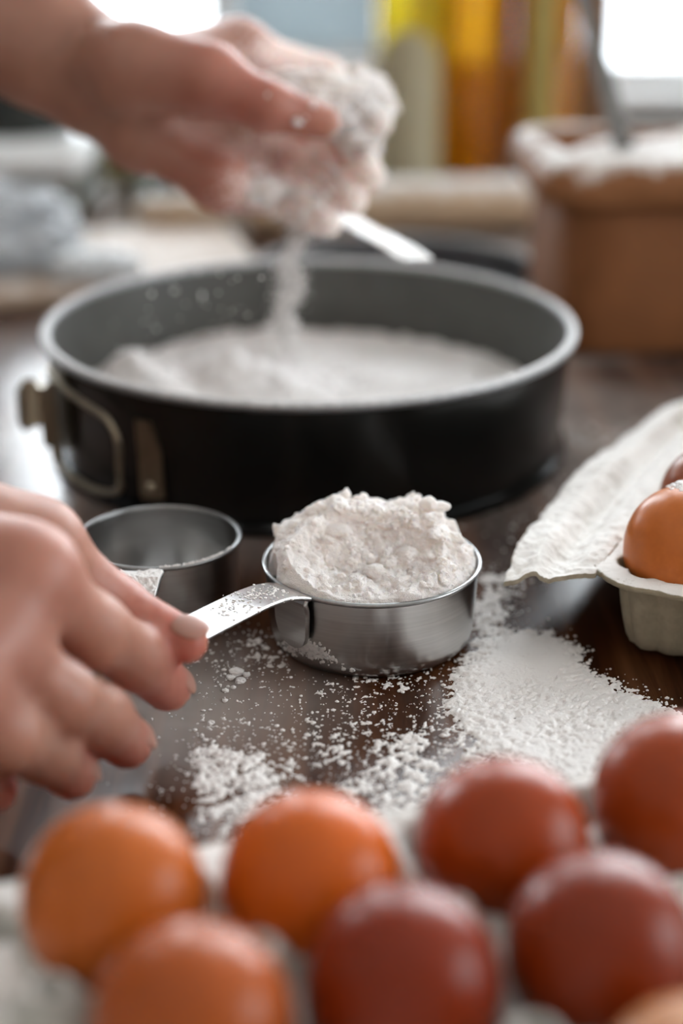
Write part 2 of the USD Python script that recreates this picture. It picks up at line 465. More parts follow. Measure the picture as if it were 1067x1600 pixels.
# walnut table: dark grain with a thin uneven film of flour dust
M['table'] = usdkit.material(stage, L + 'walnut', {
    'g': ('geometry', {}), 'm': ('mapping', {'rotation': (0, 0, math.radians(24)), 'scale': (55, 3.0, 10)}),
    'n': ('noise_texture', {'scale': 1.0, 'detail': 6.0, 'roughness': 0.62, 'distortion': 0.6}),
    'r': ('rgb_ramp', {'ramp': [(0.30, (0.016, 0.0045, 0.0015)), (0.50, (0.050, 0.016, 0.0055)), (0.70, (0.130, 0.050, 0.019))]}),
    'dn': ('noise_texture', {'scale': 7.0, 'detail': 5.0, 'roughness': 0.6}),
    'df': ('noise_texture', {'scale': 900.0, 'detail': 2.0}),
    'dr': ('map_range', {'from_min': 0.36, 'from_max': 0.66, 'to_min': 0.05, 'to_max': 0.50, 'clamp': True}),
    'dc': ('separate_xyz', {}), 'dz': ('map_range', {'from_min': 0.60, 'from_max': 0.78, 'to_min': 0.0, 'to_max': 1.9, 'clamp': True}), 'dy': ('math', {'math_type': 'multiply'}),
    'dx': ('math', {'math_type': 'multiply'}),
    'ec': ('vector_math', {'math_type': 'distance', 'vector2': (-0.052, 0.525, 0.0)}), 'ez': ('map_range', {'from_min': 0.065, 'from_max': 0.015, 'to_min': 0.0, 'to_max': 0.75, 'clamp': True}), 'ey': ('math', {'math_type': 'multiply'}), 'ea': ('math', {'math_type': 'maximum'}),
    'dm': ('mix_color', {'blend_type': 'mix', 'b': (0.62, 0.56, 0.52)}),
    'rr': ('map_range', {'from_min': 0.3, 'from_max': 0.7, 'to_min': 0.15, 'to_max': 0.22}),
    'bp': ('bump', {'strength': 0.5, 'distance': 0.00006}),
    'p': ('principled_bsdf', {'roughness': 0.20, 'specular_ior_level': 0.13}),
}, [('g.position', 'm.vector'), ('m.vector', 'n.vector'), ('n.fac', 'r.fac'), ('g.position', 'dn.vector'), ('g.position', 'df.vector'), ('dn.fac', 'dr.value'), ('dr.result', 'dx.value1'), ('df.fac', 'dx.value2'),
    ('g.position', 'dc.vector'), ('dc.y', 'dz.value'), ('dz.result', 'dy.value1'), ('dx.value', 'dy.value2'), ('g.position', 'ec.vector1'), ('ec.value', 'ez.value'), ('ez.result', 'ey.value1'), ('dn.fac', 'ey.value2'), ('ey.value', 'ea.value1'), ('dy.value', 'ea.value2'), ('ea.value', 'dm.fac'), ('r.color', 'dm.a'), ('dm.result', 'p.base_color'), ('n.fac', 'rr.value'), ('rr.result', 'p.roughness'), ('n.fac', 'bp.height'), ('bp.normal', 'p.normal')], surface='p.BSDF')


def egg_mat(name, col, spec=0.22, rough=0.32):
    return usdkit.material(stage, L + name, {
        'g': ('texture_coordinate', {}), 'n': ('noise_texture', {'scale': 55.0, 'detail': 5.0, 'roughness': 0.7}), 'n2': ('noise_texture', {'scale': 900.0, 'detail': 2.0}),
        'r': ('rgb_ramp', {'ramp': [(0.25, tuple(c * 0.80 for c in col)), (0.6, col), (0.85, tuple(min(1, c * 1.18 + 0.01) for c in col))]}),
        'b': ('bump', {'strength': 0.6, 'distance': 0.000015}),
        'p': ('principled_bsdf', {'roughness': rough, 'specular_ior_level': spec, }),
    }, [('g.object', 'n.vector'), ('g.object', 'n2.vector'), ('n.fac', 'r.fac'), ('r.color', 'p.base_color'), ('n2.fac', 'b.height'), ('b.normal', 'p.normal')], surface='p.BSDF')


# skin: red and flour amounts ride on the mesh
M['skin'] = usdkit.material(stage, L + 'skin', {
    'g': ('geometry', {}), 'ar': ('attribute', {'attribute': 'red'}), 'af': ('attribute', {'attribute': 'flour'}),
    'n': ('noise_texture', {'scale': 60.0, 'detail': 4.0}), 'nf': ('noise_texture', {'scale': 420.0, 'detail': 5.0, 'roughness': 0.7}),
    'r': ('rgb_ramp', {'ramp': [(0.3, (0.29, 0.135, 0.092)), (0.7, (0.35, 0.175, 0.122))]}),
    'mr': ('mix_color', {'blend_type': 'mix', 'b': (0.36, 0.085, 0.065)}),
    'fa': ('math', {'math_type': 'add'}), 'fr': ('map_range', {'from_min': 0.92, 'from_max': 1.18, 'to_min': 0.0, 'to_max': 0.92, 'clamp': True}),
    'mf': ('mix_color', {'blend_type': 'mix', 'b': (0.80, 0.72, 0.69)}),
    'rr': ('map_range', {'from_min': 0.0, 'from_max': 1.0, 'to_min': 0.46, 'to_max': 0.9}),
    'v': ('voronoi_texture', {'scale': 900.0}), 'bp': ('bump', {'strength': 0.5, 'distance': 0.00006}),
    'p': ('principled_bsdf', {'roughness': 0.46, 'specular_ior_level': 0.42, 'subsurface_weight': 0.35, 'subsurface_scale': 0.004, 'subsurface_radius': (1.0, 0.35, 0.2)}),
}, [('g.position', 'n.vector'), ('g.position', 'nf.vector'), ('n.fac', 'r.fac'), ('r.color', 'mr.a'), ('ar.fac', 'mr.fac'), ('af.fac', 'fa.value1'), ('nf.fac', 'fa.value2'), ('fa.value', 'fr.value'),
    ('fr.result', 'mf.fac'), ('mr.result', 'mf.a'), ('mf.result', 'p.base_color'), ('fr.result', 'rr.value'), ('rr.result', 'p.roughness'), ('g.position', 'v.vector'), ('v.distance', 'bp.height'), ('bp.normal', 'p.normal')], surface='p.BSDF')

# ------------------------------------------------------------------ the room
FX0, FX1, FY0, FZ, CZ = -2.2, 2.4, -2.6, -0.75, 1.95
struct('floor', box(FX0, FX1, FY0, WALL_Y, FZ - 0.05, FZ), M['floor'])
struct('ceiling', box(FX0, FX1, FY0, WALL_Y, CZ, CZ + 0.05), M['ceiling'])
struct('wall_left', box(FX0 - 0.08, FX0, FY0, WALL_Y, FZ, CZ), M['wall'])
struct('wall_right', join(box(FX1, FX1 + .08, FY0, -.41, FZ, CZ), box(FX1, FX1 + .08, 1.11, WALL_Y, FZ, CZ), box(FX1, FX1 + .08, -.41, 1.11, FZ, .09), box(FX1, FX1 + .08, -.41, 1.11, 1.51, CZ)), M['wall'])
struct('wall_front', box(FX0 - .08, FX1 + .08, FY0 - 0.08, FY0, FZ, CZ), M['wall'])
SILL, HEAD = 0.062, 1.66
W = [(-0.368, -0.125, .98), (-0.113, 0.048, HEAD), (0.060, 2.12, HEAD), (-2.02, -0.62, HEAD)]
# the back wall with three openings side by side
wy0, wy1 = WALL_Y, WALL_Y + 0.09
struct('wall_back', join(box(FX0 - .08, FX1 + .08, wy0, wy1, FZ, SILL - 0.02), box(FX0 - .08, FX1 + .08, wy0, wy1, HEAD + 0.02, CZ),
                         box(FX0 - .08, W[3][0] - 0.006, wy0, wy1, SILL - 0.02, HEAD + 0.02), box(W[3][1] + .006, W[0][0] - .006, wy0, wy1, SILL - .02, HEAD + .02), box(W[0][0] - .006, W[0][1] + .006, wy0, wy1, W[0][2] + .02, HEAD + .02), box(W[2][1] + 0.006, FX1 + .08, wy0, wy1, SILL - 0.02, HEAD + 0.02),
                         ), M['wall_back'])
for k, (a, b, hd_) in enumerate(W):
    w = numbered(f'window_{k + 1}')
    UsdGeom.Xform.Define(stage, w)
    origin[w] = np.zeros(3)
    keys(stage.GetPrimAtPath(w), kind='structure')
    t = 0.006
    part('window_frame', join(box(a - .006, a + t, wy0 + .02, wy1 - .01, SILL - .02, hd_ + .02), box(b - t, b + .006, wy0 + .02, wy1 - .01, SILL - .02, hd_ + .02),
                              box(a + t, b - t, wy0 + .02, wy1 - .01, hd_ - t, hd_ + .02), box(a + t, b - t, wy0 + .02, wy1 - .01, SILL - .02, SILL + t)), M['white_paint'], w)
    part('window_pane', box(a + t, b - t, wy0 + .05, wy0 + .054, SILL + t, hd_ - t), M['pane'], w)
struct('trim_1', box(-2.08, 2.18, WALL_Y - 0.045, WALL_Y + 0.02, SILL - 0.035, SILL - 0.012, 0.003), M['white_paint'])
struct('baseboard_back', box(FX0, FX1, WALL_Y - 0.015, WALL_Y, FZ, FZ + 0.09), M['white_paint'])

w = numbered('window_5')
UsdGeom.Xform.Define(stage, w)
origin[w] = np.zeros(3)
keys(stage.GetPrimAtPath(w), kind='structure')
part('window_frame', join(box(FX1 + .01, FX1 + .06, -.41, -.38, .09, 1.51), box(FX1 + .01, FX1 + .06, 1.08, 1.11, .09, 1.51), box(FX1 + .01, FX1 + .06, .335, .365, .12, 1.48), box(FX1 + .01, FX1 + .06, -.38, 1.08, .09, .12), box(FX1 + .01, FX1 + .06, -.38, 1.08, 1.48, 1.51)), M['white_paint'], w)
part('window_pane', box(FX1 + .03, FX1 + .034, -.38, 1.08, .12, 1.48), M['pane'], w)
b_ = thing('roller_blind', 'blue-grey roller blind drawn down over the narrow middle window', 'blind', (-0.032, WALL_Y + 0.03, SILL + 0.007))
part('blind_fabric', box(-0.106, 0.041, WALL_Y + 0.028, WALL_Y + 0.030, SILL + 0.014, HEAD - 0.03), M['blind'], b_)
part('bottom_bar', box(-0.106, 0.041, WALL_Y + 0.024, WALL_Y + 0.034, SILL + 0.007, SILL + 0.019, 0.002), M['white_paint'], b_)
part('roller', tube([(-0.106, WALL_Y + 0.03, HEAD - 0.03), (0.041, WALL_Y + 0.03, HEAD - 0.03)], 0.016, 14), M['white_paint'], b_)

# ------------------------------------------------------------------ table
TX0, TX1, TY0, TY1 = -0.42, 1.05, 0.12, 1.63
t_ = thing('kitchen_table', 'dark walnut kitchen table with a satin top dusted in flour', 'table', ((TX0 + TX1) / 2, (TY0 + TY1) / 2, FZ))
part('tabletop', box(TX0, TX1, TY0, TY1, -0.035, 0.0, 0.003), M['table'], t_)
part('apron', join(box(TX0 + .05, TX1 - .05, TY0 + .05, TY0 + .075, -.13, -.035), box(TX0 + .05, TX1 - .05, TY1 - .075, TY1 - .05, -.13, -.035),
                   box(TX0 + .05, TX0 + .075, TY0 + .075, TY1 - .075, -.13, -.035), box(TX1 - .075, TX1 - .05, TY0 + .075, TY1 - .075, -.13, -.035)), M['table'], t_)
for x in (TX0 + .04, TX1 - .11):
    for y in (TY0 + .04, TY1 - .11):
        part('leg', box(x, x + .07, y, y + .07, FZ, -0.035, 0.004), M['table'], t_)

# ------------------------------------------------------------------ springform tin
PX, PY, PH = -0.0155, 0.7991, 0.0635
pan = thing('springform_tin', 'large round black springform tin with a silver side latch, filled with flour', 'baking tin', (PX, PY, 0))
C = (PX, PY, 0)
part('ring_wall', lathe([(0.1225, 0.004), (0.1235, 0.010), (0.1232, 0.014), (0.1240, 0.020), (0.1262, 0.0600), (0.1252, 0.0600), (0.1230, 0.020), (0.1222, 0.014), (0.1222, 0.010), (0.1213, 0.004)], 160, C), M['nonstick'], pan, smooth=50)
part('wall_lining', lathe([(0.1220, 0.0045), (0.1228, 0.020), (0.1250, 0.0600), (0.1246, 0.0600), (0.1224, 0.020), (0.1214, 0.0045)], 160, C), M['nonstick_in'], pan, smooth=50)
part('rolled_rim', lathe(ring_profile(0.1272, 0.0608, 0.0025), 180, C), M['pan_rim'], pan, smooth=80)
part('base_plate', lathe([(0.0001, 0.0), (0.1245, 0.0), (0.1262, 0.0012), (0.1268, 0.0035), (0.1258, 0.0055), (0.1228, 0.0060), (0.1210, 0.004), (0.0001, 0.004)], 160, C, closed=False), M['nonstick'], pan, smooth=50)


def on_pan(deg, z, out=0.0):
    a = math.radians(deg)
    r = 0.1240 + 0.0022 * max(0, (z - .02)) / 0.04 + out
    return np.array([PX + r * math.cos(a), PY + r * math.sin(a), z])


def pan_patch(a0, a1, z0, z1, out, thick, shape=None, n=14):
    """A plate that hugs the wall from angle a0 to a1."""
    A = np.linspace(a0, a1, n)
    V = []
    for a in A:
        q = (a - a0) / (a1 - a0)
        lo, hi = shape(q) if shape else (z0, z1)
        V += [on_pan(a, lo, out), on_pan(a, hi, out), on_pan(a, hi, out + thick), on_pan(a, lo, out + thick)]
    V = np.array(V)
    f = []
    for i in range(n - 1):
        for j in range(4):
            p_, q_ = i * 4 + j, i * 4 + (j + 1) % 4
            f += [(p_, p_ + 4, q_ + 4), (p_, q_ + 4, q_)]
    e = (n - 1) * 4
    f += [(0, 1, 2), (0, 2, 3), (e, e + 2, e + 1), (e, e + 3, e + 2)]
    return V, np.array(f)


part('hinge_plate', pan_patch(234.5, 240.3, .012, .047, .0003, .0016, lambda q: (.0105 + .002 * q * q, .0475 - .012 * max(0, q - .55) ** 1.5 * 4)), M['zinc'], pan, label='tall zinc plate riveted to the wall right of the latch wire')
rv = on_pan(237.2, 0.0165, 0.0016)
part('rivet', (lambda v: (v[0], v[1]))(blob(rv, 0.0032, 3, 0.0, 2)), M['zinc'], pan)
part('latch_wire', tube(smooth_path([on_pan(204, .0545, .004), on_pan(208.5, .0548, .006), on_pan(225, .049, .007), on_pan(230.2, .0445, .007), on_pan(231.2, .041, .007), on_pan(231.2, .020, .007), on_pan(230.8, .0135, .007), on_pan(229, .0115, .007), on_pan(212, .0115, .008), on_pan(208, .013, .008), on_pan(206.5, .018, .008)], 90), 0.0016, 10), M['zinc'], pan)
part('latch_bracket', pan_patch(200.5, 209.5, .018, .056, .0006, .0016), M['zinc'], pan)
part('latch_hinge', join(tube([on_pan(203.5, .017, .007), on_pan(203.5, .047, .007)], 0.0038, 12), tube([on_pan(208.3, .012, .006), on_pan(208.3, .057, .006)], 0.0017, 10), pan_patch(202.0, 208.0, .018, .046, .004, .0018)), M['zinc'], pan)
lev_dir = norm(on_pan(196, 0, .03) - on_pan(201, 0, .004))
l0 = on_pan(202.5, .035, .008)
part('latch_lever', strip(smooth_path([l0, l0 + lev_dir * .005 + [0, 0, .002], l0 + lev_dir * .008 + [-.001, -.001, .001], l0 + lev_dir * .0105 + [-.001, -.003, .001]], 16), (0, .10, 1.0), np.interp(np.arange(16), [0, 5, 11, 15], [.018, .023, .025, .017]), 0.0014), M['zinc'], pan)


def pan_flour(X, Y):
    p3 = np.stack([X, Y, X * 0], -1)
    z = 0.0235 + 0.014 * (fbm(p3 * 28 + 3.1, 5, 11) - 0.5) + 0.0022 * (fbm(p3 * 160, 3, 5) - 0.5) * 2 - 0.05 * np.abs(X) * 0.05
    for mx, my, h_, s_ in ((-0.042, 0.015, .020, .012), (-0.092, 0.022, .017, .011), (-0.072, 0.000, .010, .015), (-0.062, -0.045, .006, .016), (-0.020, -0.010, .007, .014), (0.030, 0.03, .004, .03), (-0.012, 0.012, .006, .012), (0.06, -0.01, .004, .03), (-0.112, -0.005, .005, .010)):
        z = z + h_ * np.exp(-((X - mx) ** 2 + (Y - my) ** 2) / (2 * s_ * s_)) * (0.75 + 0.5 * fbm(p3 * 90, 3, 21))
    return np.maximum(z, 0.0062)


single('flour', heightfield_disc(PX, PY, 0.1212, 260, 0, pan_flour), M['flour_plain'], 'mounded white flour lying inside the black springform tin', 'flour', smooth=True, kind='stuff')

# ------------------------------------------------------------------ measuring cups
def cup_parts(root, cx, cy, R, Hc, Rb):
    prof = [(0.0001, 0.0004), (Rb - .006, 0.0004), (Rb - .003, 0.0009), (Rb - .0008, .0030), (Rb + .0003, .0065), (R - .0014, Hc - .0030), (R - .0012, Hc - .001),
            (R - .0020, Hc - .001), (R - .0022, Hc - .0030), (Rb - .0005, .0067), (Rb - .0016, .0034), (Rb - .0035, .0017), (Rb - .006, .0012), (0.0001, 0.0012)]
    part('bowl', lathe(prof, 140, (cx, cy, 0), closed=False), M['steel'], root, smooth=45)
    part('rolled_lip', lathe(ring_profile(R - .0012, Hc - .0010, 0.0009, 12), 160, (cx, cy, 0)), M['steel_rim'], root, smooth=80)


# the full cup
AX, AY, AR, AH = 0.0113, 0.5791, 0.0412, 0.0325
cupA = thing('measuring_cup', 'polished steel measuring cup heaped with flour, its handle pinched between finger and thumb', 'measuring cup', (AX, AY, 0))
cup_parts(cupA, AX, AY, AR, AH, 0.0380)
ha = math.radians(225.5)
hd = np.array([math.cos(ha), math.sin(ha), 0])
hs = np.array([-hd[1], hd[0], 0])
hb = np.array([AX, AY, 0]) + hd * AR
ctrl = [hb - hd * .0005 + [0, 0, .0318], hb + hd * .005 + [0, 0, .0338], hb + hd * .014 + [0, 0, .0352], hb + hd * .026 + [0, 0, .0349], hb + hd * .046 + [0, 0, .0334], hb + hd * .054 + [0, 0, .0328], hb + hd * .062 + [0, 0, .0321]]
hp = smooth_path(ctrl, 60)
wd = np.interp(np.linspace(0, 1, 60), [0, .06, .15, .85, .94, .98, 1], [.0185, .0180, .0168, .0172, .0165, .012, .006])
hA = part('handle', strip(hp, hs, wd, .0016), M['steel'], cupA)
# welded tongue: the handle's end bent down the wall of the cup
tp = [np.array([AX, AY, 0]) + hd * (AR + o) + [0, 0, z] for z, o in ((.0318, -.0002), (.0300, .0012), (.027, .0004), (.022, .0002), (.017, -.0003), (.0135, -.0006), (.0118, -.0008), (.0106, -.0009))]
part('handle_tongue', strip(smooth_path(tp, 26), hs, np.interp(np.linspace(0, 1, 26), [0, .55, .75, .88, .96, 1], [.0172, .0165, .0150, .0120, .008, .003]), .0022), M['steel'], cupA)
rng = np.random.default_rng(5)
# flour caught on the handle: thin film patch with crumbs
sm = hp[12:30]
C1 = []
for k in range(170):
    q = rng.integers(6, 34)
    C1.append(hp[q] + hs * rng.normal(0, .0038) + [0, 0, .0009])
C1 = np.array(C1)
part('flour_crumbs', join(many_blobs(C1, rng.uniform(.0002, .0007, len(C1)), 8, 0, .5)), M['flour_plain'], hA, smooth=True, kind='stuff')
# smear of flour on the wall below the tongue
sm_c = []
for k in range(420):
    a = ha + rng.normal(.10, .16)
    z = np.clip(rng.normal(.0105, .0018) - .012 * (a - ha - .1) ** 2 * 3, .005, .030)
    rr_ = .0383 + .0020 * (z - .0065) / .023
    sm_c.append([AX + rr_ * math.cos(a), AY + rr_ * math.sin(a), z])
part('flour_smear', many_blobs(np.array(sm_c), rng.uniform(.0002, .0009, len(sm_c)), 4, 0), M['handle_mark'], cupA, smooth=True, kind='stuff')


def flour_heap():
    """Heaped flour: a broken mound scooped out from the front, built as a volume so that crumbs and overhangs are real."""
    h = .00032
    lo, hi = np.array([-.0405, -.0405, .0255]), np.array([.0405, .0405, .0545])
    ax = [np.arange(lo[i], hi[i], h) for i in range(3)]
    X, Y, Z = np.meshgrid(*ax, indexing='ij')
    p = np.stack([X, Y, Z], -1).astype(np.float32)
    x = X[:, :, 0] / .0385
    top = np.interp(x, [-1, -.90, -.66, -.35, -.05, .12, .3, .5, .72, .9, 1], [.0375, .0405, .0452, .0488, .0492, .0480, .0500, .0490, .0468, .0425, .0330])
    y2 = Y[:, :, 0]
    top = top - .010 * np.clip((y2 - .012) / .026, 0, 1) ** 1.5 + .0030 * (fbm(np.stack([X[:, :, 0] * 120, y2 * 60, y2 * 0], -1), 3, 2) - .5) * 2
    F = (Z - top[:, :, None]).astype(np.float32)
    # the scoop taken out of the front
    E = np.sqrt(((X + .003) / .046) ** 2 + ((Y + .031) / .043) ** 2 + ((Z - .0635) / .0310) ** 2)
    F = np.maximum(F, (1 - E) * .034)
    # the outside slopes down to the rim, steeper at the left
    inw = .0388 - np.hypot(X, Y)
    F = np.maximum(F, (Z - (.0312 + inw * np.where(X < -.01, 2.6, 1.25) + np.clip(Y - .008, 0, 1) * .35)) * .6)
    band = np.abs(F) < .0055
    pb = p[band].astype(float)
    n0 = fbm(pb * 75 + 3, 2, 8) - .5
    n1 = fbm(pb * 150, 3, 3) - .5
    n2 = fbm(pb * 480 + 7, 3, 9) - .5
    rid = np.abs(noise(pb * 190, 17) - .5) * 2
    soft = np.clip((pb[:, 0] + .016) / .012, .45, 1)          # smoother on the left, where the cup was pressed
    F[band] += (.0060 * n0 + .0040 * n1 + .0019 * n2 * soft + .0016 * np.maximum(0, .22 - rid) * 3 * soft).astype(np.float32)
    # crumbs
    rng = np.random.default_rng(21)
    cand = []
    surf = np.argwhere((F[:, :, :-1] < 0) & (F[:, :, 1:] >= 0))
    pick = surf[rng.integers(0, len(surf), 3600)]
    for q in pick:
        c = lo + h * q
        if np.hypot(c[0], c[1]) > .0375:
            continue
        cl = noise(np.array([[c[0] * 140, c[1] * 140, c[2] * 140]]), 7)[0]
        right = c[0] > -.010 and c[1] < .004
        if rng.uniform() < (1.0 if right else .40) * (cl > .36):
            cand.append((c, float(np.clip(rng.lognormal(-7.25, .72), .00045, .0034))))
    for c, r in cand[:620]:
        i0 = np.maximum(((c - 1.7 * r - lo) / h).astype(int), 0)
        i1 = np.minimum(((c + 1.7 * r - lo) / h).astype(int) + 2, F.shape)
        sl = tuple(slice(a_, b_) for a_, b_ in zip(i0, i1))
        q = p[sl].astype(float) - c
        sd_ = rng.uniform(0, 90, 3)
        st_ = np.array([rng.uniform(.8, 1.3), rng.uniform(.8, 1.2), rng.uniform(.9, 1.4)])
        d = np.linalg.norm(q * st_, axis=-1) - r * (.20 + 1.40 * fbm(q / r * 1.25 + sd_, 4, 1))
        F[sl] = Field.smin(F[sl], d.astype(np.float32), .0005)
    for cx, cy, cz, r, sq_, sd_ in ((.0210, .010, .0500, .0042, (1.0, 1.1, 1.3), 4), (.0255, .011, .0488, .0034, (.8, 1.1, 1.4), 5), (-.0135, .000, .0436, .0050, (.8, 1.2, 2.0), 6), (-.0285, .006, .0420, .0042, (1, 1, 1.2), 7),
                                    (.0130, -.009, .0378, .0046, (.95, 1.1, 1.3), 9), (.0010, -.0180, .0352, .0040, (.95, 1.1, 1.3), 10), (.0295, .000, .0395, .0046, (.9, 1.2, 1.4), 14), (.0325, -.008, .0360, .0034, (1, 1, 1.2), 15), (.0235, -.015, .0345, .0036, (1, 1, 1.2), 16), (-.006, -.026, .0325, .0030, (1, 1, 1.2), 18), (.010, -.024, .0330, .0034, (1, 1, 1.2), 19), (-.020, .011, .0470, .0040, (.8, 1.1, 1.3), 20), (.013, .012, .0480, .0036, (.8, 1.1, 1.3), 22)):
        c = np.array([cx, cy, cz])
        i0 = np.maximum(((c - 1.9 * r - lo) / h).astype(int), 0)
        i1 = np.minimum(((c + 1.9 * r - lo) / h).astype(int) + 2, F.shape)
        sl = tuple(slice(a_, b_) for a_, b_ in zip(i0, i1))
        q = p[sl].astype(float) - c
        d = np.linalg.norm(q * np.array(sq_), axis=-1) - r * (.50 + .80 * fbm(q / r * 1.0 + sd_ * 3.7, 4, sd_))
        F[sl] = Field.smin(F[sl], d.astype(np.float32), .0006)
    # hollow between the flour and the wall above the handle
    E = np.sqrt(((X + .0375) / .0048) ** 2 + ((Y + .0095) / .0075) ** 2 + ((Z - .0300) / .0085) ** 2)
    F = np.maximum(F, (1 - E) * .005)
    F = np.maximum(F, np.hypot(X, Y) - .0386)                # the wall of the cup
    F = np.maximum(F, .0262 - Z)
    v, f = surface_nets(F, lo, h)
    return v + [AX, AY, 0], f


single('flour', flour_heap(), M['flour'], 'crumbly heap of white flour rising out of the steel measuring cup', 'flour', smooth=True, kind='stuff')
rng = np.random.default_rng(22)

# the empty cup
BX, BY, BR, BH = -0.0703, 0.6018, 0.0321, 0.0325
cupB = thing('measuring_cup', 'smaller empty steel measuring cup standing left of the heaped one, handle caked with flour', 'measuring cup', (BX, BY, 0))
cup_parts(cupB, BX, BY, BR, BH, 0.0297)
ba = math.radians(265)
bd = np.array([math.cos(ba), math.sin(ba), 0])
bs = np.array([-bd[1], bd[0], 0])
bh = np.array([BX, BY, 0]) + bd * BR 
bp = smooth_path([bh + [0, 0, .0305], bh + bd * .004 + [0, 0, .0315], bh + bd * .014 + [0, 0, .0300], bh + bd * .030 + [0, 0, .0255], bh + bd * .048 + [0, 0, .0205]], 50)
hB = part('handle', strip(bp, bs, np.interp(np.linspace(0, 1, 50), [0, .9, .97, 1], [.0165, .0168, .013, .007]), .0014), M['steel_dust'], cupB)
g = np.linspace(0, 1, 130)
hh = np.linspace(-1, 1, 64)
cr_v = []
for i, q in enumerate(g):
    b = np.array([np.interp(q * 49, np.arange(50), bp[:, k]) for k in range(3)])
    pts = b + bs * hh[:, None] * .0081
    h_ = .0007 + .0013 * np.maximum(0, fbm(pts * 330, 4, 31) - .40) * 4
    h_ = np.where(np.abs(hh) > .97, 0, h_)
    pts[:, 2] += h_
    cr_v.append(pts)
part('caked_flour', (np.array(cr_v).reshape(-1, 3), grid_faces(130, 64)[:, ::-1]), M['flour_plain'], hB, smooth=True, kind='stuff', label='flour caked along the handle')
rim_c = []
for k in range(160):
    a = math.radians(rng.uniform(275, 335))
    rim_c.append([BX + (BR - .0012) * math.cos(a), BY + (BR - .0012) * math.sin(a), BH - .0001])
part('flour_crumbs', many_blobs(np.array(rim_c), rng.uniform(.0002, .0006, 160), 6), M['flour_plain'], cupB, smooth=True, kind='stuff')

# ------------------------------------------------------------------ egg cartons and eggs
def egg_mesh(Lh=0.0276, R=0.0232, n=56, m=36):
    """Blunt end up (+z)."""
    t = np.linspace(0, math.pi, m)
    z = Lh * np.cos(t)
    r = R * np.sin(t) * (1 + 0.13 * np.cos(t)) / 1.01
    return lathe(list(zip(np.maximum(r, 1e-5), z)), n, closed=False)


EV, EF = egg_mesh()
EF = EF[:, ::-1] if np.cross(EV[EF[200, 1]] - EV[EF[200, 0]], EV[EF[200, 2]] - EV[EF[200, 0]]) @ EV[EF[200, 0]] < 0 else EF


def egg(center, col, label, group, tilt=(0, 0), size=1.0, name=None):
    """tilt: lean in degrees about x then y."""
    Rm = trimesh.transformations.euler_matrix(math.radians(tilt[0]), math.radians(tilt[1]), 0)[:3, :3]
    v = EV * size @ Rm.T + np.array(center)
    egg.n += 1
    return single('egg', (v, EF), egg_mat(f'eggshell_{egg.n:02d}', col), label, 'egg', group, smooth=True, base=(center[0], center[1], v[:, 2].min()))


egg.n = 0


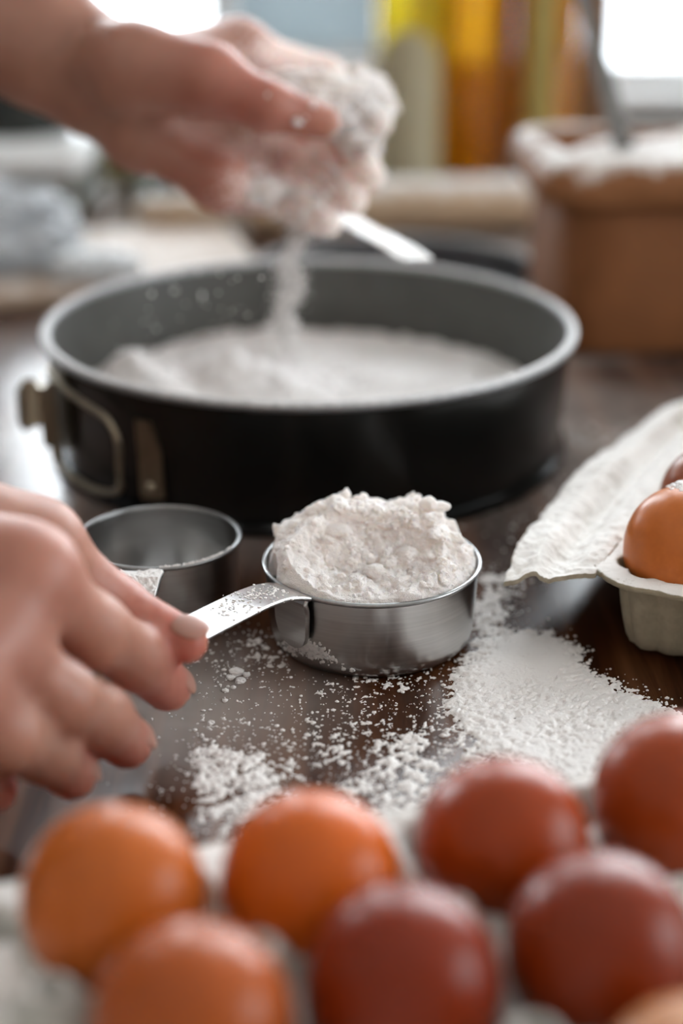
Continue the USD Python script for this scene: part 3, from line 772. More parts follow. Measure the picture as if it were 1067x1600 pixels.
def tray(o, e1, e2, pitch, nc, nr, i0, j0, z_low, z_rim, z_post, flange=0.006, rc=0.022, step=0.00125, thick=0.0018, hole=True, seed=1, e_lo=.52, flute=0.0):
    """A moulded pulp tray: cells on a lattice, flared cups, hollow posts between them; o = centre of cell (0, 0)."""
    xa, xb = (i0 - .5) * pitch - flange, (i0 + nc - .5) * pitch + flange
    ya, yb = (j0 - .5) * pitch - flange, (j0 + nr - .5) * pitch + flange
    nx, ny = int((xb - xa) / step) + 1, int((yb - ya) / step) + 1
    X, Y = np.meshgrid(np.linspace(xa, xb, nx), np.linspace(ya, yb, ny), indexing='ij')
    U = X / pitch - np.round(np.clip(X / pitch, i0, i0 + nc - 1))
    Vv = Y / pitch - np.round(np.clip(Y / pitch, j0, j0 + nr - 1))
    e = (np.abs(2 * U) ** 4 + np.abs(2 * Vv) ** 4) ** .25
    e = e * (1 + flute * np.where(np.abs(Vv) > np.abs(U), np.exp(-((np.abs(U) - .10) / .055) ** 2), np.exp(-((np.abs(Vv) - .10) / .055) ** 2)))
    ss = lambda t: np.clip(t, 0, 1) ** 2 * (3 - 2 * np.clip(t, 0, 1))
    z = z_low + (z_rim - z_low) * (0.15 * np.clip((e - .5) / .5, 0, 1) + .85 * ss((e - e_lo) / (.98 - e_lo)))
    # posts at inner lattice corners, ribs on the outer edge
    cu, cv = np.abs(np.abs(U) - .5) * pitch, np.abs(np.abs(Vv) - .5) * pitch
    cd = np.hypot(cu, cv)
    inner = (X > xa + flange + .3 * pitch) & (X < xb - flange - .3 * pitch) & (Y > ya + flange + .3 * pitch) & (Y < yb - flange - .3 * pitch)
    z = np.where(inner, np.maximum(z, z_rim - .004 + (z_post - z_rim + .004) * ss((.0125 - cd) / .008)), z)
    if hole:
        z = np.where(inner, z - .014 * ss((.0034 - cd) / .0016), z)
    over = np.maximum(np.maximum(xa + flange - X, X - xb + flange), np.maximum(ya + flange - Y, Y - yb + flange))
    z = np.where(over > 0, z_rim - .10 * np.maximum(over, 0), z)
    # rounded corners
    cx, cy = (xa + xb) / 2, (ya + yb) / 2
    hx, hy = (xb - xa) / 2, (yb - ya) / 2
    dx, dy = np.abs(X - cx) - (hx - rc), np.abs(Y - cy) - (hy - rc)
    k = (dx > 0) & (dy > 0)
    s_ = np.where(k, np.maximum(dx, dy) / np.maximum(np.hypot(dx, dy), 1e-9), 1)
    X2 = np.where(k, cx + np.sign(X - cx) * (hx - rc + dx * s_), X)
    Y2 = np.where(k, cy + np.sign(Y - cy) * (hy - rc + dy * s_), Y)
    w = np.array(o)[None, None] + X2[..., None] * e1 + Y2[..., None] * e2
    p3 = np.concatenate([w, z[..., None]], -1)
    p3[..., 2] += .0009 * (fbm(p3 * 240, 3, seed) - .5)
    p3[..., :2] += .0010 * (fbm(p3 * 200, 2, seed + 5) - .5)[..., None]
    top = p3.reshape(-1, 3)
    # inner shell offset along the normal
    ta, tb = np.gradient(p3, axis=0), np.gradient(p3, axis=1)
    N = np.cross(ta, tb)
    N /= np.maximum(np.linalg.norm(N, axis=-1, keepdims=True), 1e-12)
    if N[..., 2].mean() < 0:
        N = -N
    bot = (p3 - N * thick)
    bot[..., 2] = np.maximum(bot[..., 2], 0.0002)
    bot = bot.reshape(-1, 3)
    f = grid_faces(nx, ny)
    flip = np.cross(ta, tb)[..., 2].mean() < 0
    n = len(top)
    ft, fb = (f[:, ::-1], f + n) if flip else (f, f[:, ::-1] + n)
    loop = np.r_[np.arange(nx) * ny, (nx - 1) * ny + np.arange(1, ny), (np.arange(nx - 2, -1, -1)) * ny + ny - 1, np.arange(ny - 2, 0, -1)]
    l2 = np.roll(loop, -1)
    fe = np.vstack([np.stack([loop, loop + n, l2 + n], 1), np.stack([loop, l2 + n, l2], 1)])
    return np.vstack([top, bot]), np.vstack([ft, fb, fe])


# front tray
fo = np.array([-0.0520, 0.3557])
fa = np.array([0.04735, 0.01625])
pitch = float(np.linalg.norm(fa))
fe1 = fa / pitch
fe2 = np.array([fe1[1], -fe1[0]])
single('egg_tray', tray(fo, fe1, fe2, pitch, 6, 4, -1, 0, .0020, .029, .0355, seed=3), M['pulp_grey'], 'grey moulded pulp egg tray in the foreground holding eight brown eggs', 'egg tray', smooth=True)
fe = [((178, 1405), (0.43, 0.100, 0.014), (0, 0), 1.00, 'light tan egg at the far left corner of the front tray'),
      ((483, 1365), (0.50, 0.095, 0.008), (8, 6), 1.0, 'bright orange-brown egg second from the left in the far row of the front tray'),
      ((777, 1304), (0.27, 0.036, 0.004), (52, 40), .97, 'reddish egg tipped on its side in the far row, right of the bright orange-brown one'),
      ((1060, 1252), (0.28, 0.042, 0.006), (4, -8), 1.0, 'dark orange egg cut by the right picture edge, far row of the front tray'),
      ((300, 1590), (0.33, 0.068, 0.010), (4, 0), 1.0, 'light brown egg at the bottom left of the picture, near row of the front tray'),
      ((627, 1528), (0.18, 0.018, 0.002), (0, 6), 1.0, 'dark red-brown egg at the bottom centre of the picture, near row of the front tray'),
      ((945, 1475), (0.18, 0.020, 0.002), (10, -12), 1.0, 'dark red-brown egg at the bottom right, near row of the front tray'),
      ((1096, 1705), (0.40, 0.16, 0.055), (0, 0), .98, 'pale tan egg only just showing in the bottom right corner of the picture')]
for (q, col, tl, sz, lab), dz in zip(fe, (.0025, 0, .004, .003, 0, 0, .0008, -.002)):
    w = P(*q, z=.0375)
    w[2] = .0312 + dz
    egg(w, col, lab, 'brown eggs in the front egg tray', tl, sz)

# right carton
hd2 = math.radians(65)
re2 = np.array([math.cos(hd2), math.sin(hd2)])
re1 = np.array([re2[1], -re2[0]])
rC = np.array([0.0880, 0.5615])
rp = 0.048
ro = rC + re1 * (rp / 2 + .0065) + re2 * (rp / 2 + .0035)
carton = thing('egg_carton', 'beige pulp egg carton with a floured open flap, at the right edge beside the tin', 'egg carton', (*(ro + re1 * rp / 2 + re2 * rp * 2), 0))
part('tray', tray(ro, re1, re2, rp, 2, 5, 0, 0, .0025, .0345, .046, flange=.0075, rc=.022, seed=8, e_lo=.66, flute=.11), M['pulp'], carton, smooth=True)
# flap
ns, nv = 190, 44
S, Vn = np.meshgrid(np.linspace(0, 1, ns), np.linspace(0, 1, nv), indexing='ij')
s0, s1 = .003 - .013 * Vn ** .8, .240 - .006 * Vn
along = s0 + (s1 - s0) * S
wdt = np.interp(along, [-.03, -.012, .02, .08, .16, .20, .225, .245], [.024, .030, .036, .040, .036, .028, .020, .012]) + .0012 * (fbm(np.stack([along * 160, S * 0, S * 0], -1), 3, 2) - .5) * 2
outw = -wdt * Vn + .0035
zz = .0335 - .0030 * Vn ** 2.2 + .0016 * np.sin(Vn * math.pi * 2.6 + .6) * np.sin(np.clip(S * 10, 0, math.pi / 2)) + .0016 * np.sin(along * 70) * Vn - .0030 * np.exp(-((Vn - .45) / .13) ** 2) * np.clip(S * 12, 0.4, 1) + .0022 * np.exp(-((Vn - .68) / .12) ** 2)
fp = np.concatenate([rC[None, None] + re1 * outw[..., None] + re2 * along[..., None], zz[..., None]], -1)
fp[..., 2] += .0020 * (fbm(fp * 230, 4, 12) - .5) + .0013 * (fbm(fp * 700, 2, 14) - .5)
fp[..., :2] += .0012 * (fbm(fp * 300, 2, 15) - .5)[..., None]
ftop = fp.reshape(-1, 3)
fbot = ftop - [0, 0, .0019]
f_ = grid_faces(ns, nv)
if np.cross(ftop[f_[0, 1]] - ftop[f_[0, 0]], ftop[f_[0, 2]] - ftop[f_[0, 0]])[2] < 0:
    f_ = f_[:, ::-1]
lp = np.r_[np.arange(ns) * nv, (ns - 1) * nv + np.arange(1, nv), np.arange(ns - 2, -1, -1) * nv + nv - 1, np.arange(nv - 2, 0, -1)]
l2 = np.roll(lp, -1)
n_ = len(ftop)
part('flap', (np.vstack([ftop, fbot]), np.vstack([f_, f_[:, ::-1] + n_, np.stack([lp, lp + n_, l2 + n_], 1), np.stack([lp, l2 + n_, l2], 1)])), M['pulp_floured'], carton, smooth=50, label='torn pulp flap coated with flour')
rl = ['orange-brown egg at the near corner of the carton by the right picture edge', 'darker brown egg with a floury top, second in the carton at the right edge', 'brown egg third along the carton at the right edge, mostly hidden', 'brown egg fourth along the carton at the right edge', 'brown egg at the far end of the carton at the right edge']
rcol = [(0.52, 0.145, 0.030), (0.28, 0.080, 0.035), (0.32, 0.09, 0.03), (0.34, 0.10, 0.03), (0.38, 0.12, 0.04)]
for k in range(5):
    w = ro + re2 * rp * k
    egg((w[0], w[1], .0348 + (0.001 if k else .0)), rcol[k], rl[k], 'eggs in the carton at the right', (3, -4 + 2 * k), 1.0)
w = ro
cap_c = []
for k in range(900):
    th, ph_ = abs(rng.normal(0, .27)), rng.uniform(0, 2 * math.pi)
    cap_c.append([.0226 * math.sin(th) * math.cos(ph_) * 1.0, .0226 * math.sin(th) * math.sin(ph_), .0291 * math.cos(th)])
cap_c = np.array(cap_c) + [w[0] + .0025, w[1] + .003, .0340]
single('flour', many_blobs(cap_c, rng.uniform(.0004, .0013, len(cap_c)), 12, 0, .6), M['flour_plain'], 'small cap of flour on top of the near egg in the right carton', 'flour', kind='stuff', smooth=True)

# ------------------------------------------------------------------ flour on the table
def poly_world(pts):
    return np.array([P(x, y, z=0)[:2] for x, y in pts])


def density_map(X, Y):
    import shapely
    from scipy.ndimage import gaussian_filter
    D = np.zeros(X.shape)
    st = X[1, 0] - X[0, 0]

    def add(pts, val, blur):
        nonlocal D
        p = shapely.Polygon(poly_world(pts)).buffer(0)
        m = shapely.contains_xy(p, X.ravel(), Y.ravel()).reshape(X.shape).astype(float)
        D = np.maximum(D, gaussian_filter(m, blur / st) * val)

    add([(735, 930), (800, 955), (775, 985), (850, 985), (905, 1010), (920, 1040), (1000, 1085), (1100, 1120), (1100, 1180), (960, 1230), (930, 1310), (840, 1300), (800, 1200), (750, 1180), (690, 1110), (700, 1050), (745, 1000)], 1.02, .0045)
    add([(760, 985), (850, 985), (905, 1012), (920, 1035), (860, 1090), (760, 1120), (720, 1070), (735, 1010)], 1.22, .0050)
    add([(740, 880), (830, 900), (810, 965), (745, 985)], .62, .004)
    add([(560, 1130), (740, 1120), (860, 1200), (800, 1350), (600, 1360), (520, 1250)], .60, .007)
    add([(300, 1150), (400, 1160), (460, 1220), (470, 1290), (330, 1290), (290, 1230)], .74, .005)
    add([(420, 1100), (560, 1090), (600, 1160), (480, 1180)], .52, .006)
    add([(300, 990), (430, 990), (480, 1070), (420, 1110), (290, 1100)], .36, .008)
    add([(385, 970), (430, 1010), (460, 1060), (420, 1060), (370, 1000)], .60, .004)
    add([(480, 1060), (720, 1040), (740, 1110), (480, 1120)], .40, .006)
    add([(290, 1100), (760, 1080), (900, 1400), (330, 1400), (260, 1220)], .40, .010)
    add([(880, 560), (960, 640), (900, 760), (860, 830), (760, 870), (800, 820), (880, 700)], .50, .015)
    return D


st = .00055
gx, gy = np.arange(-.13, .215, st), np.arange(.325, .84, st)
X, Y = np.meshgrid(gx, gy, indexing='ij')
Dm = density_map(X, Y)
p3 = np.stack([X, Y, X * 0], -1)
nz = .50 * fbm(p3 * 420, 3, 41) + .28 * fbm(p3 * 1300, 2, 43) + .22 * fbm(p3 * 90, 3, 47)
nz = (nz - nz.mean()) / nz.std() * .16 + .60
exc = Dm - nz
Hh = np.where(exc > 0, .00010 + np.minimum(exc, .5) * .0026, -.0003)
keep = exc > 0
kq = keep[:-1, :-1] | keep[1:, :-1] | keep[:-1, 1:] | keep[1:, 1:]
v, f = compact(np.stack([X, Y, Hh], -1).reshape(-1, 3), grid_faces(len(gx), len(gy), kq))
if np.cross(v[f[0, 1]] - v[f[0, 0]], v[f[0, 2]] - v[f[0, 0]])[2] < 0:
    f = f[:, ::-1]
# loose crumbs of several sizes
rng = np.random.default_rng(77)
cand = np.stack([rng.uniform(-.13, .213, 95000), rng.uniform(.326, .835, 95000)], 1)
dv = Dm[np.clip(((cand[:, 0] + .13) / st).astype(int), 0, len(gx) - 1), np.clip(((cand[:, 1] - .325) / st).astype(int), 0, len(gy) - 1)]
ok = rng.uniform(0, 1, len(cand)) < np.clip(dv, 0, .8) * .55
cand = cand[ok]
rad = np.clip(rng.lognormal(-7.95, .50, len(cand)), .00016, .0012)
Cc = np.column_stack([cand, rad * .25])
sv, sf = many_blobs(Cc, rad, 5, 0, .6)
big = []
for q, r_ in (((370, 1052), .0026), ((376, 1066), .0018), ((360, 1060), .0015), ((352, 1080), .0012), ((385, 1055), .0013), ((330, 1130), .0012)):
    w = P(*q, z=0)
    big.append(blob((w[0], w[1], r_ * .25), r_, int(q[0]), .6, 3, (1, 1, .5)))
print('flour tris', len(f), len(sf))
single('flour', join((v, f), (sv, sf), *big), M['flour_plain'], 'white flour spilled and sprinkled across the table around the measuring cup', 'flour', kind='stuff', smooth=True, base=(.04, .5, 0))

# ------------------------------------------------------------------ background things
# shallow tin behind the springform tin
TX, TY, TR = 0.036, 1.066, 0.0925
tin = thing('cake_tin', 'shallow dark round tin lying behind the springform tin', 'baking tin', (TX, TY, 0))
part('tin_wall', lathe([(.0001, 0), (TR - .006, 0), (TR - .003, .002), (TR - .001, .022), (TR - .002, .022), (TR - .004, .0028), (TR - .007, .0012), (.0001, .0012)], 110, (TX, TY, 0), closed=False), M['tin_metal'], tin, smooth=45)
part('rolled_rim', lathe(ring_profile(TR - .0005, .0225, .0020), 120, (TX, TY, 0)), M['pan_rim'], tin, smooth=80)

# rolling pin
r0, r1 = np.array([-0.072, 1.262, .0205]), np.array([0.150, 1.285, .0205])
rd = norm(r1 - r0)
pinr = thing('rolling_pin', 'pale wooden rolling pin dusted with flour, in front of the oil bottles', 'rolling pin', (*((r0 + r1) / 2)[:2], 0))
n_ = 40
tt = np.linspace(0, 1, n_)
Lr = np.linalg.norm(r1 - r0)
rr_ = np.where(tt < .03, .016 + .0045 * np.sqrt(np.clip(tt / .03, 0, 1)), np.where(tt > .97, .016 + .0045 * np.sqrt(np.clip((1 - tt) / .03, 0, 1)), .0205))
part('roller', tube(r0 + tt[:, None] * (r1 - r0), rr_, 32), M['light_wood'], pinr, smooth=40)
for a, sgn in ((r0, -1), (r1, 1)):
    if sgn < 0:
        hh_ = np.array([0, .006, .02, .05, .075, .082])
        part('handle', tube(a + rd * sgn * hh_[:, None], [.008, .007, .010, .012, .010, .004], 18), M['light_wood'], pinr, smooth=60)


def bottle(name, label, cx, cy, R, body_h, oil, lab_mat, lab_z, lab_arc, neck=True, arch=False):
    b = thing(name, label, 'bottle', (cx, cy, 0), 'oil bottles in front of the window')
    sh = body_h
    outer = [(.0001, .0), (R - .004, 0), (R, .005), (R, sh), (R * .92, sh + .018), (R * .62, sh + .040), (R * .42, sh + .055), (R * .40, sh + .095), (R * .46, sh + .098), (R * .46, sh + .104), (R * .36, sh + .104)]
    inner = [(r - .0025, z) for r, z in outer[3:8]][::-1]
    prof = outer + [(R * .40 - .0025, sh + .098)] + inner[1:] + [(R - .0025, .009), (.0001, .009)]
    part('glass_body', lathe(prof, 64, (cx, cy, 0), closed=False), M['glass'], b, smooth=50)
    ro_ = R - .0022
    lv = sh + .03
    part('oil', lathe([(.0001, .0093), (ro_ - .001, .0093), (ro_, .011), (ro_, sh), (R * .92 - .0024, sh + .018), (R * .72 - .0024, lv), (.0001, lv)], 64, (cx, cy, 0), closed=False), M[oil], b, smooth=50)
    part('cap', lathe([(.0001, sh + .126), (R * .46, sh + .126), (R * .50, sh + .122), (R * .50, sh + .099), (R * .47, sh + .099), (R * .47, sh + .110), (.0001, sh + .110)], 40, (cx, cy, 0), closed=False), M['dark_olive'], b, smooth=45)
    for (z0, z1), (a0, a1), mm, ar in zip(lab_z, lab_arc, lab_mat, arch if arch else [False] * len(lab_z)):
        n = 40
        A = np.radians(np.linspace(a0, a1, n))
        V = []
        for i, a in enumerate(A):
            q = 2 * i / (n - 1) - 1
            hi = z1 - ((1 - math.sqrt(max(0, 1 - q * q))) * .045 if ar else 0)
            for r, z in ((R + .0003, z0), (R + .0003, hi), (R + .0007, hi), (R + .0007, z0)):
                V.append((cx + r * math.cos(a), cy + r * math.sin(a), z))
        ff = []
        for i in range(n - 1):
            for j in range(4):
                p_, q_ = i * 4 + j, i * 4 + (j + 1) % 4
                ff += [(p_, p_ + 4, q_ + 4), (p_, q_ + 4, q_)]
        e = (n - 1) * 4
        ff += [(0, 1, 2), (0, 2, 3), (e, e + 2, e + 1), (e, e + 3, e + 2)]
        part('label', (np.array(V), np.array(ff)), M[mm], b)
    return b


bottle('oil_bottle', 'oil bottle with a tall arched greyish paper label, left of the amber bottles', 0.057, 1.452, .0292, .185, 'oil_yellow', ['label'], [(.004, .133)], [(205, 325)], arch=[True])
bottle('oil_bottle', 'bottle of bright amber oil without a front label, middle of the three bottles', 0.1125, 1.471, .0275, .215, 'oil', ['red_paper'], [(.150, .165)], [(150, 200)])
bottle('oil_bottle', 'amber oil bottle with a narrow olive paper strip, right of the three bottles', 0.1700, 1.450, .0265, .200, 'oil', ['label_strip'], [(.004, .190)], [(232, 280)])
# leaning chopping board
cb = thing('chopping_board', 'tall brown wooden board leaning at the window behind the bottles and flour bag', 'board', (0.184, 1.535, 0))
bb = np.array(box(.138, .240, -.011, .011, 0, .64, .004)[0])
bm = box(.138, .240, -.011, .011, 0, .64, .004)
la = math.radians(-8)
bv = bm[0].copy()
bv = np.column_stack([bv[:, 0] + .0, bv[:, 1] * math.cos(la) - bv[:, 2] * math.sin(la) + 1.540, bv[:, 1] * math.sin(la) + bv[:, 2] * math.cos(la) + .0018])
part('board', (bv, bm[1]), M['dark_wood'], cb)

# flour bag with a spoon
def rounded_loop(hx, hy, r, n=96):
    t = np.linspace(0, 2 * math.pi, n, endpoint=False)
    e = 2 / 6.0
    return np.stack([hx * np.sign(np.cos(t)) * np.abs(np.cos(t)) ** e, hy * np.sign(np.sin(t)) * np.abs(np.sin(t)) ** e], 1)


KX, KY, KR = 0.205, 1.005, math.radians(6)
kb = thing('flour_bag', 'open brown paper flour bag with a rolled-down floury top, right of the tin', 'flour bag', (KX, KY, 0))


def bag_loft(secs, n=96, seed=0, amp=.003, closed=False):
    V = []
    for (z, hx, hy) in secs:
        l = rounded_loop(hx, hy, 0, n)
        q = np.column_stack([l, np.full(n, z)])
        nn = fbm(q * 26 + seed, 3, seed) - .5
        l = l * (1 + (nn * amp / .05 * 2)[:, None])
        x = l[:, 0] * math.cos(KR) - l[:, 1] * math.sin(KR) + KX
        y = l[:, 0] * math.sin(KR) + l[:, 1] * math.cos(KR) + KY
        V.append(np.column_stack([x, y, np.full(n, z) + (.004 * (fbm(q * 18 + 9, 2, seed + 3) - .5) if z > .08 else 0)]))
    V = np.vstack(V)
    f = []
    k = len(secs)
    for i in range(k if closed else k - 1):
        for j in range(n):
            a, b, c, d = i * n + j, i * n + (j + 1) % n, ((i + 1) % k) * n + (j + 1) % n, ((i + 1) % k) * n + j
            f += [(a, b, c), (a, c, d)]
    return V, np.array(f)


BW, BD = .086, .056
part('paper_body', bag_loft([(.0008, .001, .001), (.0008, BW - .004, BD - .004), (.004, BW, BD), (.03, BW + .001, BD + .002), (.06, BW, BD + .001), (.09, BW - .001, BD), (.104, BW - .003, BD - .002), (.108, BW - .003, BD - .002), (.107, BW - .0042, BD - .0032), (.09, BW - .0025, BD - .0015), (.03, BW - .001, BD)], seed=3), M['kraft'], kb, smooth=50)
part('rolled_top', bag_loft([(.091, BW + .001, BD + .001), (.087, BW + .005, BD + .005), (.089, BW + .009, BD + .009), (.098, BW + .012, BD + .011), (.108, BW + .011, BD + .010), (.113, BW + .006, BD + .006), (.115, BW + .001, BD + .001), (.113, BW - .003, BD - .003), (.108, BW - .003, BD - .003), (.1, BW - .001, BD - .001)], seed=7, amp=.006, closed=True), M['kraft_rim'], kb, smooth=60)


def bag_flour(X, Y):
    p3 = np.stack([X, Y, X * 0], -1)
    return .108 + .022 * (fbm(p3 * 22, 4, 5) - .4) + .003 * (fbm(p3 * 120, 3, 6) - .5) - .012 * np.clip((np.hypot(X / .08, Y / .05) - .75) / .25, 0, 1) + .016 * np.exp(-((X - .05) ** 2 + (Y - .02) ** 2) / .0016)


gxx = np.linspace(-1, 1, 90)
U_, V_ = np.meshgrid(gxx, gxx, indexing='ij')
lx, ly = U_ * (BW - .0045), V_ * (BD - .0045)
sq = (np.abs(U_) ** 6 + np.abs(V_) ** 6) ** (1 / 6)
mx_ = np.maximum(np.abs(U_), np.abs(V_))
sc = np.where(sq > 0, mx_ / np.maximum(sq, 1e-9), 1)
lx, ly = lx * sc, ly * sc
zb = bag_flour(lx, ly)
fbv = np.stack([lx * math.cos(KR) - ly * math.sin(KR) + KX, lx * math.sin(KR) + ly * math.cos(KR) + KY, zb], -1).reshape(-1, 3)
single('flour', (fbv, grid_faces(90, 90)), M['flour_plain'], 'white flour filling the open brown paper bag', 'flour', kind='stuff', smooth=True)
sp = thing('spoon', 'dull steel spoon stuck into the flour of the paper bag', 'spoon', (*P(965, 190, d=.985)[:2], .112))
s_a, s_b = P(968, 205, d=.985), P(905, -20, d=1.02)
s_d = norm(s_b - s_a)
sp_path = smooth_path([s_a - s_d * .012, s_a, s_a + (s_b - s_a) * .5, s_b, s_b + s_d * .04], 30)
part('spoon_handle', strip(sp_path, (1, .25, .25), np.interp(np.linspace(0, 1, 30), [0, .2, .6, 1], [.013, .012, .009, .013]), .0022), M['dull_steel'], sp)

# storage box at the left
bx = thing('storage_box', 'grey metal storage box with a thick white lid, back left of the table', 'box', (-.33, 1.37, 0))
part('box_body', box(-.46 + .06, -.200, 1.305, 1.43, 0, .034, .006), M['grey_enamel'], bx)
part('lid', box(-.405, -.195, 1.298, 1.437, .034, .061, .009), M['white_enamel'], bx)
dk = thing('saucepan', 'dark saucepan standing on the white lid of the storage box', 'saucepan', (-.262, 1.375, .061))
part('pot', lathe([(.0001, .061), (.048, .061), (.052, .088), (.053, .125), (.051, .125), (.050, .089), (.0001, .088)], 60, (-.262, 1.375, 0), closed=False), M['dark_olive'], dk, smooth=45)
part('pot_handle', tube([(-.312, 1.365, .094), (-.34, 1.36, .097), (-.38, 1.352, .097)], [.005, .006, .007], 12), M['dark_olive'], dk)


# glassware and jars in the dark behind the hand
def tumbler(name, label, cx, cy, R, h):
    t = thing(name, label, 'glass', (cx, cy, 0), 'glasses at the back of the table')
    part('glass_wall', lathe([(.0001, 0), (R * .86, 0), (R * .9, .003), (R, h), (R - .0012, h + .0008), (R - .0024, h), (R * .9 - .0026, .008), (.0001, .008)], 56, (cx, cy, 0), closed=False), M['glass'], t, smooth=45)


tumbler('drinking_glass', 'clear drinking glass at the back left, beside the storage box', -.150, 1.40, .027, .075)
tumbler('drinking_glass', 'clear drinking glass behind the wrist, right of the other one', -.095, 1.43, .027, .080)


def jar(label, cx, cy, R, h, body, lid):
    j = thing('storage_jar', label, 'jar', (cx, cy, 0), 'jars at the back of the table')
    part('jar_body', lathe([(.0001, 0), (R - .004, 0), (R, .005), (R, h * .8), (R * .86, h * .92), (R * .84, h), (R * .78, h), (R * .80, h * .92), (R - .003, h * .8), (R - .003, .006), (.0001, .005)], 56, (cx, cy, 0), closed=False), M[body], j, smooth=45)
    part('lid', lathe([(.0001, h + .012), (R * .86, h + .012), (R * .9, h + .009), (R * .9, h - .010), (R * .86, h - .010), (R * .86, h), (.0001, h)], 56, (cx, cy, 0), closed=False), M[lid], j, smooth=45)


jar('dark green storage jar at the back behind the drinking glasses', -.125, 1.52, .050, .070, 'dark_olive', 'dark_olive')
jar('olive storage jar at the back, left of the drinking glasses', -.188, 1.47, .018, .085, 'olive', 'grey_enamel')
jar('dark squat jar behind the fingers, right of the drinking glasses', -.045, 1.50, .036, .080, 'dark_olive', 'olive')

# board and crumpled bag at the left
bd_ = thing('serving_board', 'pale wooden serving board lying behind the springform tin on the left', 'board', (-.23, 1.13, 0))
bm = box(-.155, .155, -.09, .09, 0, .012, .003)
ra = math.radians(14)
bv = bm[0].copy()
bv = np.column_stack([bv[:, 0] * math.cos(ra) - bv[:, 1] * math.sin(ra) - .215, bv[:, 0] * math.sin(ra) + bv[:, 1] * math.cos(ra) + 1.135, bv[:, 2]])
part('board', (bv, bm[1]), M['board_wood'], bd_)
m = trimesh.creation.icosphere(5)
v = np.array(m.vertices)
rid = np.abs(fbm(v * 2.2 + 5, 3, 4) - .5) + .6 * np.abs(fbm(v * 5 + 2, 2, 6) - .5)
v = v * (1.12 - 1.1 * rid)[:, None] * [.085, .062, .034]
v[:, 2] = np.maximum(v[:, 2] + .020, 0.0) + .0125
v[:, :2] += [-.262, 1.135]
single('plastic_bag', (v, np.array(m.faces)), M['plastic_bag'], 'crumpled milky plastic bag lying on the serving board at the left edge', 'bag', smooth=30)
m = trimesh.creation.icosphere(4)
v = np.array(m.vertices)
v = v * (1.1 - .9 * np.abs(fbm(v * 3 + 1, 3, 9) - .5))[:, None] * [.030, .020, .012]
v[:, 2] = np.maximum(v[:, 2] + .006, 0) + .0125
v[:, :2] += P(148, 415, z=.02)[:2]
single('paper_scrap', (v, np.array(m.faces)), M['white_paint'], 'small crumpled white paper behind the left of the tin', 'paper', smooth=30)

# ------------------------------------------------------------------ the person
def arm(h, shoulder, elbow, wrist, palm, fingers, lo, hi, fr):
    Fd = Field(lo, hi, h)
    D = Fd.blank()
    Fd.chain(D, [shoulder, elbow], [.046, .039], .02)
    s_ = norm(np.cross(wrist - elbow, fr))
    mid = elbow + (wrist - elbow) * .30
    for o in (-1, 1):
        Fd.chain(D, [elbow + s_ * .010 * o, mid + s_ * .010 * o, wrist - (wrist - elbow) * .12 + s_ * .008 * o, wrist + s_ * .009 * o], [.034, .036, .021, .0195], .012)
    for a, b, ra_, rb_ in palm:
        Fd.bone(D, a, b, ra_, rb_, .012)
    T = D.copy()
    for pts, rad in fingers:
        Fg = Fd.blank()
        Fd.chain(Fg, pts, rad, .005)
        T = np.minimum(T, Fd.smin(D, Fg, .009))
    return surface_nets(T, Fd.lo, h)


def nail_mesh(c, along, nrm, w=.0062, l=.0068):
    along, nrm = norm(along), norm(nrm)
    nrm = norm(nrm - along * (nrm @ along))
    sd = np.cross(nrm, along)
    m = trimesh.creation.icosphere(3)
    v = np.array(m.vertices)
    sq_ = np.sign(v) * np.abs(v) ** .8
    x, y, z = sq_[:, 0] * w, sq_[:, 1] * l, v[:, 2] * .0011 - .10 * (sq_[:, 0] * w) ** 2 / w
    return c + x[:, None] * sd + y[:, None] * along + z[:, None] * nrm, np.array(m.faces)


# right hand: pinches the handle of the full cup
wr = np.array([-.180, .442, .104])
el = np.array([-.400, .405, .245])
sh_r = np.array([-.520, .430, .530])
k1 = P(40, 900, d=.497)
k2 = P(-25, 1003, d=.485)
k3 = P(-95, 1073, d=.468)
k4 = P(-165, 1136, d=.453)
t_tip = P(290, 1002, z=.0408)
t_ip = P(176, 950, d=.556)
t_mcp = P(55, 852, d=.538)
t_cmc = np.array([-.152, .478, .100])
i_tip = P(262, 1073, z=.0205)
i_pip = P(145, 985, d=.522)
i_dip = i_pip + (i_tip - i_pip) * .58 + np.array([0, -.002, .0035])
m_tip = P(198, 1160, z=.0145)
m_pip = P(92, 1092, d=.500)
m_dip = m_pip + (m_tip - m_pip) * .60 + np.array([0, -.002, .004])
r_tip = P(112, 1210, z=.0140)
r_pip = P(10, 1147, d=.483)
r_dip = r_pip + (r_tip - r_pip) * .60 + np.array([0, -.002, .004])
p_tip = P(-8, 1234, z=.0150)
p_pip = P(-90, 1190, d=.470)
p_dip = p_pip + (p_tip - p_pip) * .60 + np.array([0, -.001, .004])
palm_r = [(wr, k1, .0175, .0125), (wr, k2, .0180, .0125), (wr, k3, .0175, .0120), (wr, k4, .0165, .0110), (k1, k2, .0118, .0118), (k2, k3, .0118, .0115), (k3, k4, .0115, .0105),
          (t_cmc, t_mcp, .0165, .0125), (t_mcp, k1 + [-.010, .006, -.006], .0090, .0090), (t_cmc, k1, .0110, .0105)]
fing_r = [([t_cmc, t_mcp, t_ip, t_tip], [.0155, .0125, .0104, .0074]), ([k1, i_pip, i_dip, i_tip], [.0118, .0108, .0098, .0083]), ([k2, m_pip, m_dip, m_tip], [.0118, .0108, .0098, .0085]),
          ([k3, r_pip, r_dip, r_tip], [.0114, .0102, .0093, .0080]), ([k4, p_pip, p_dip, p_tip], [.0100, .0088, .0080, .0070])]
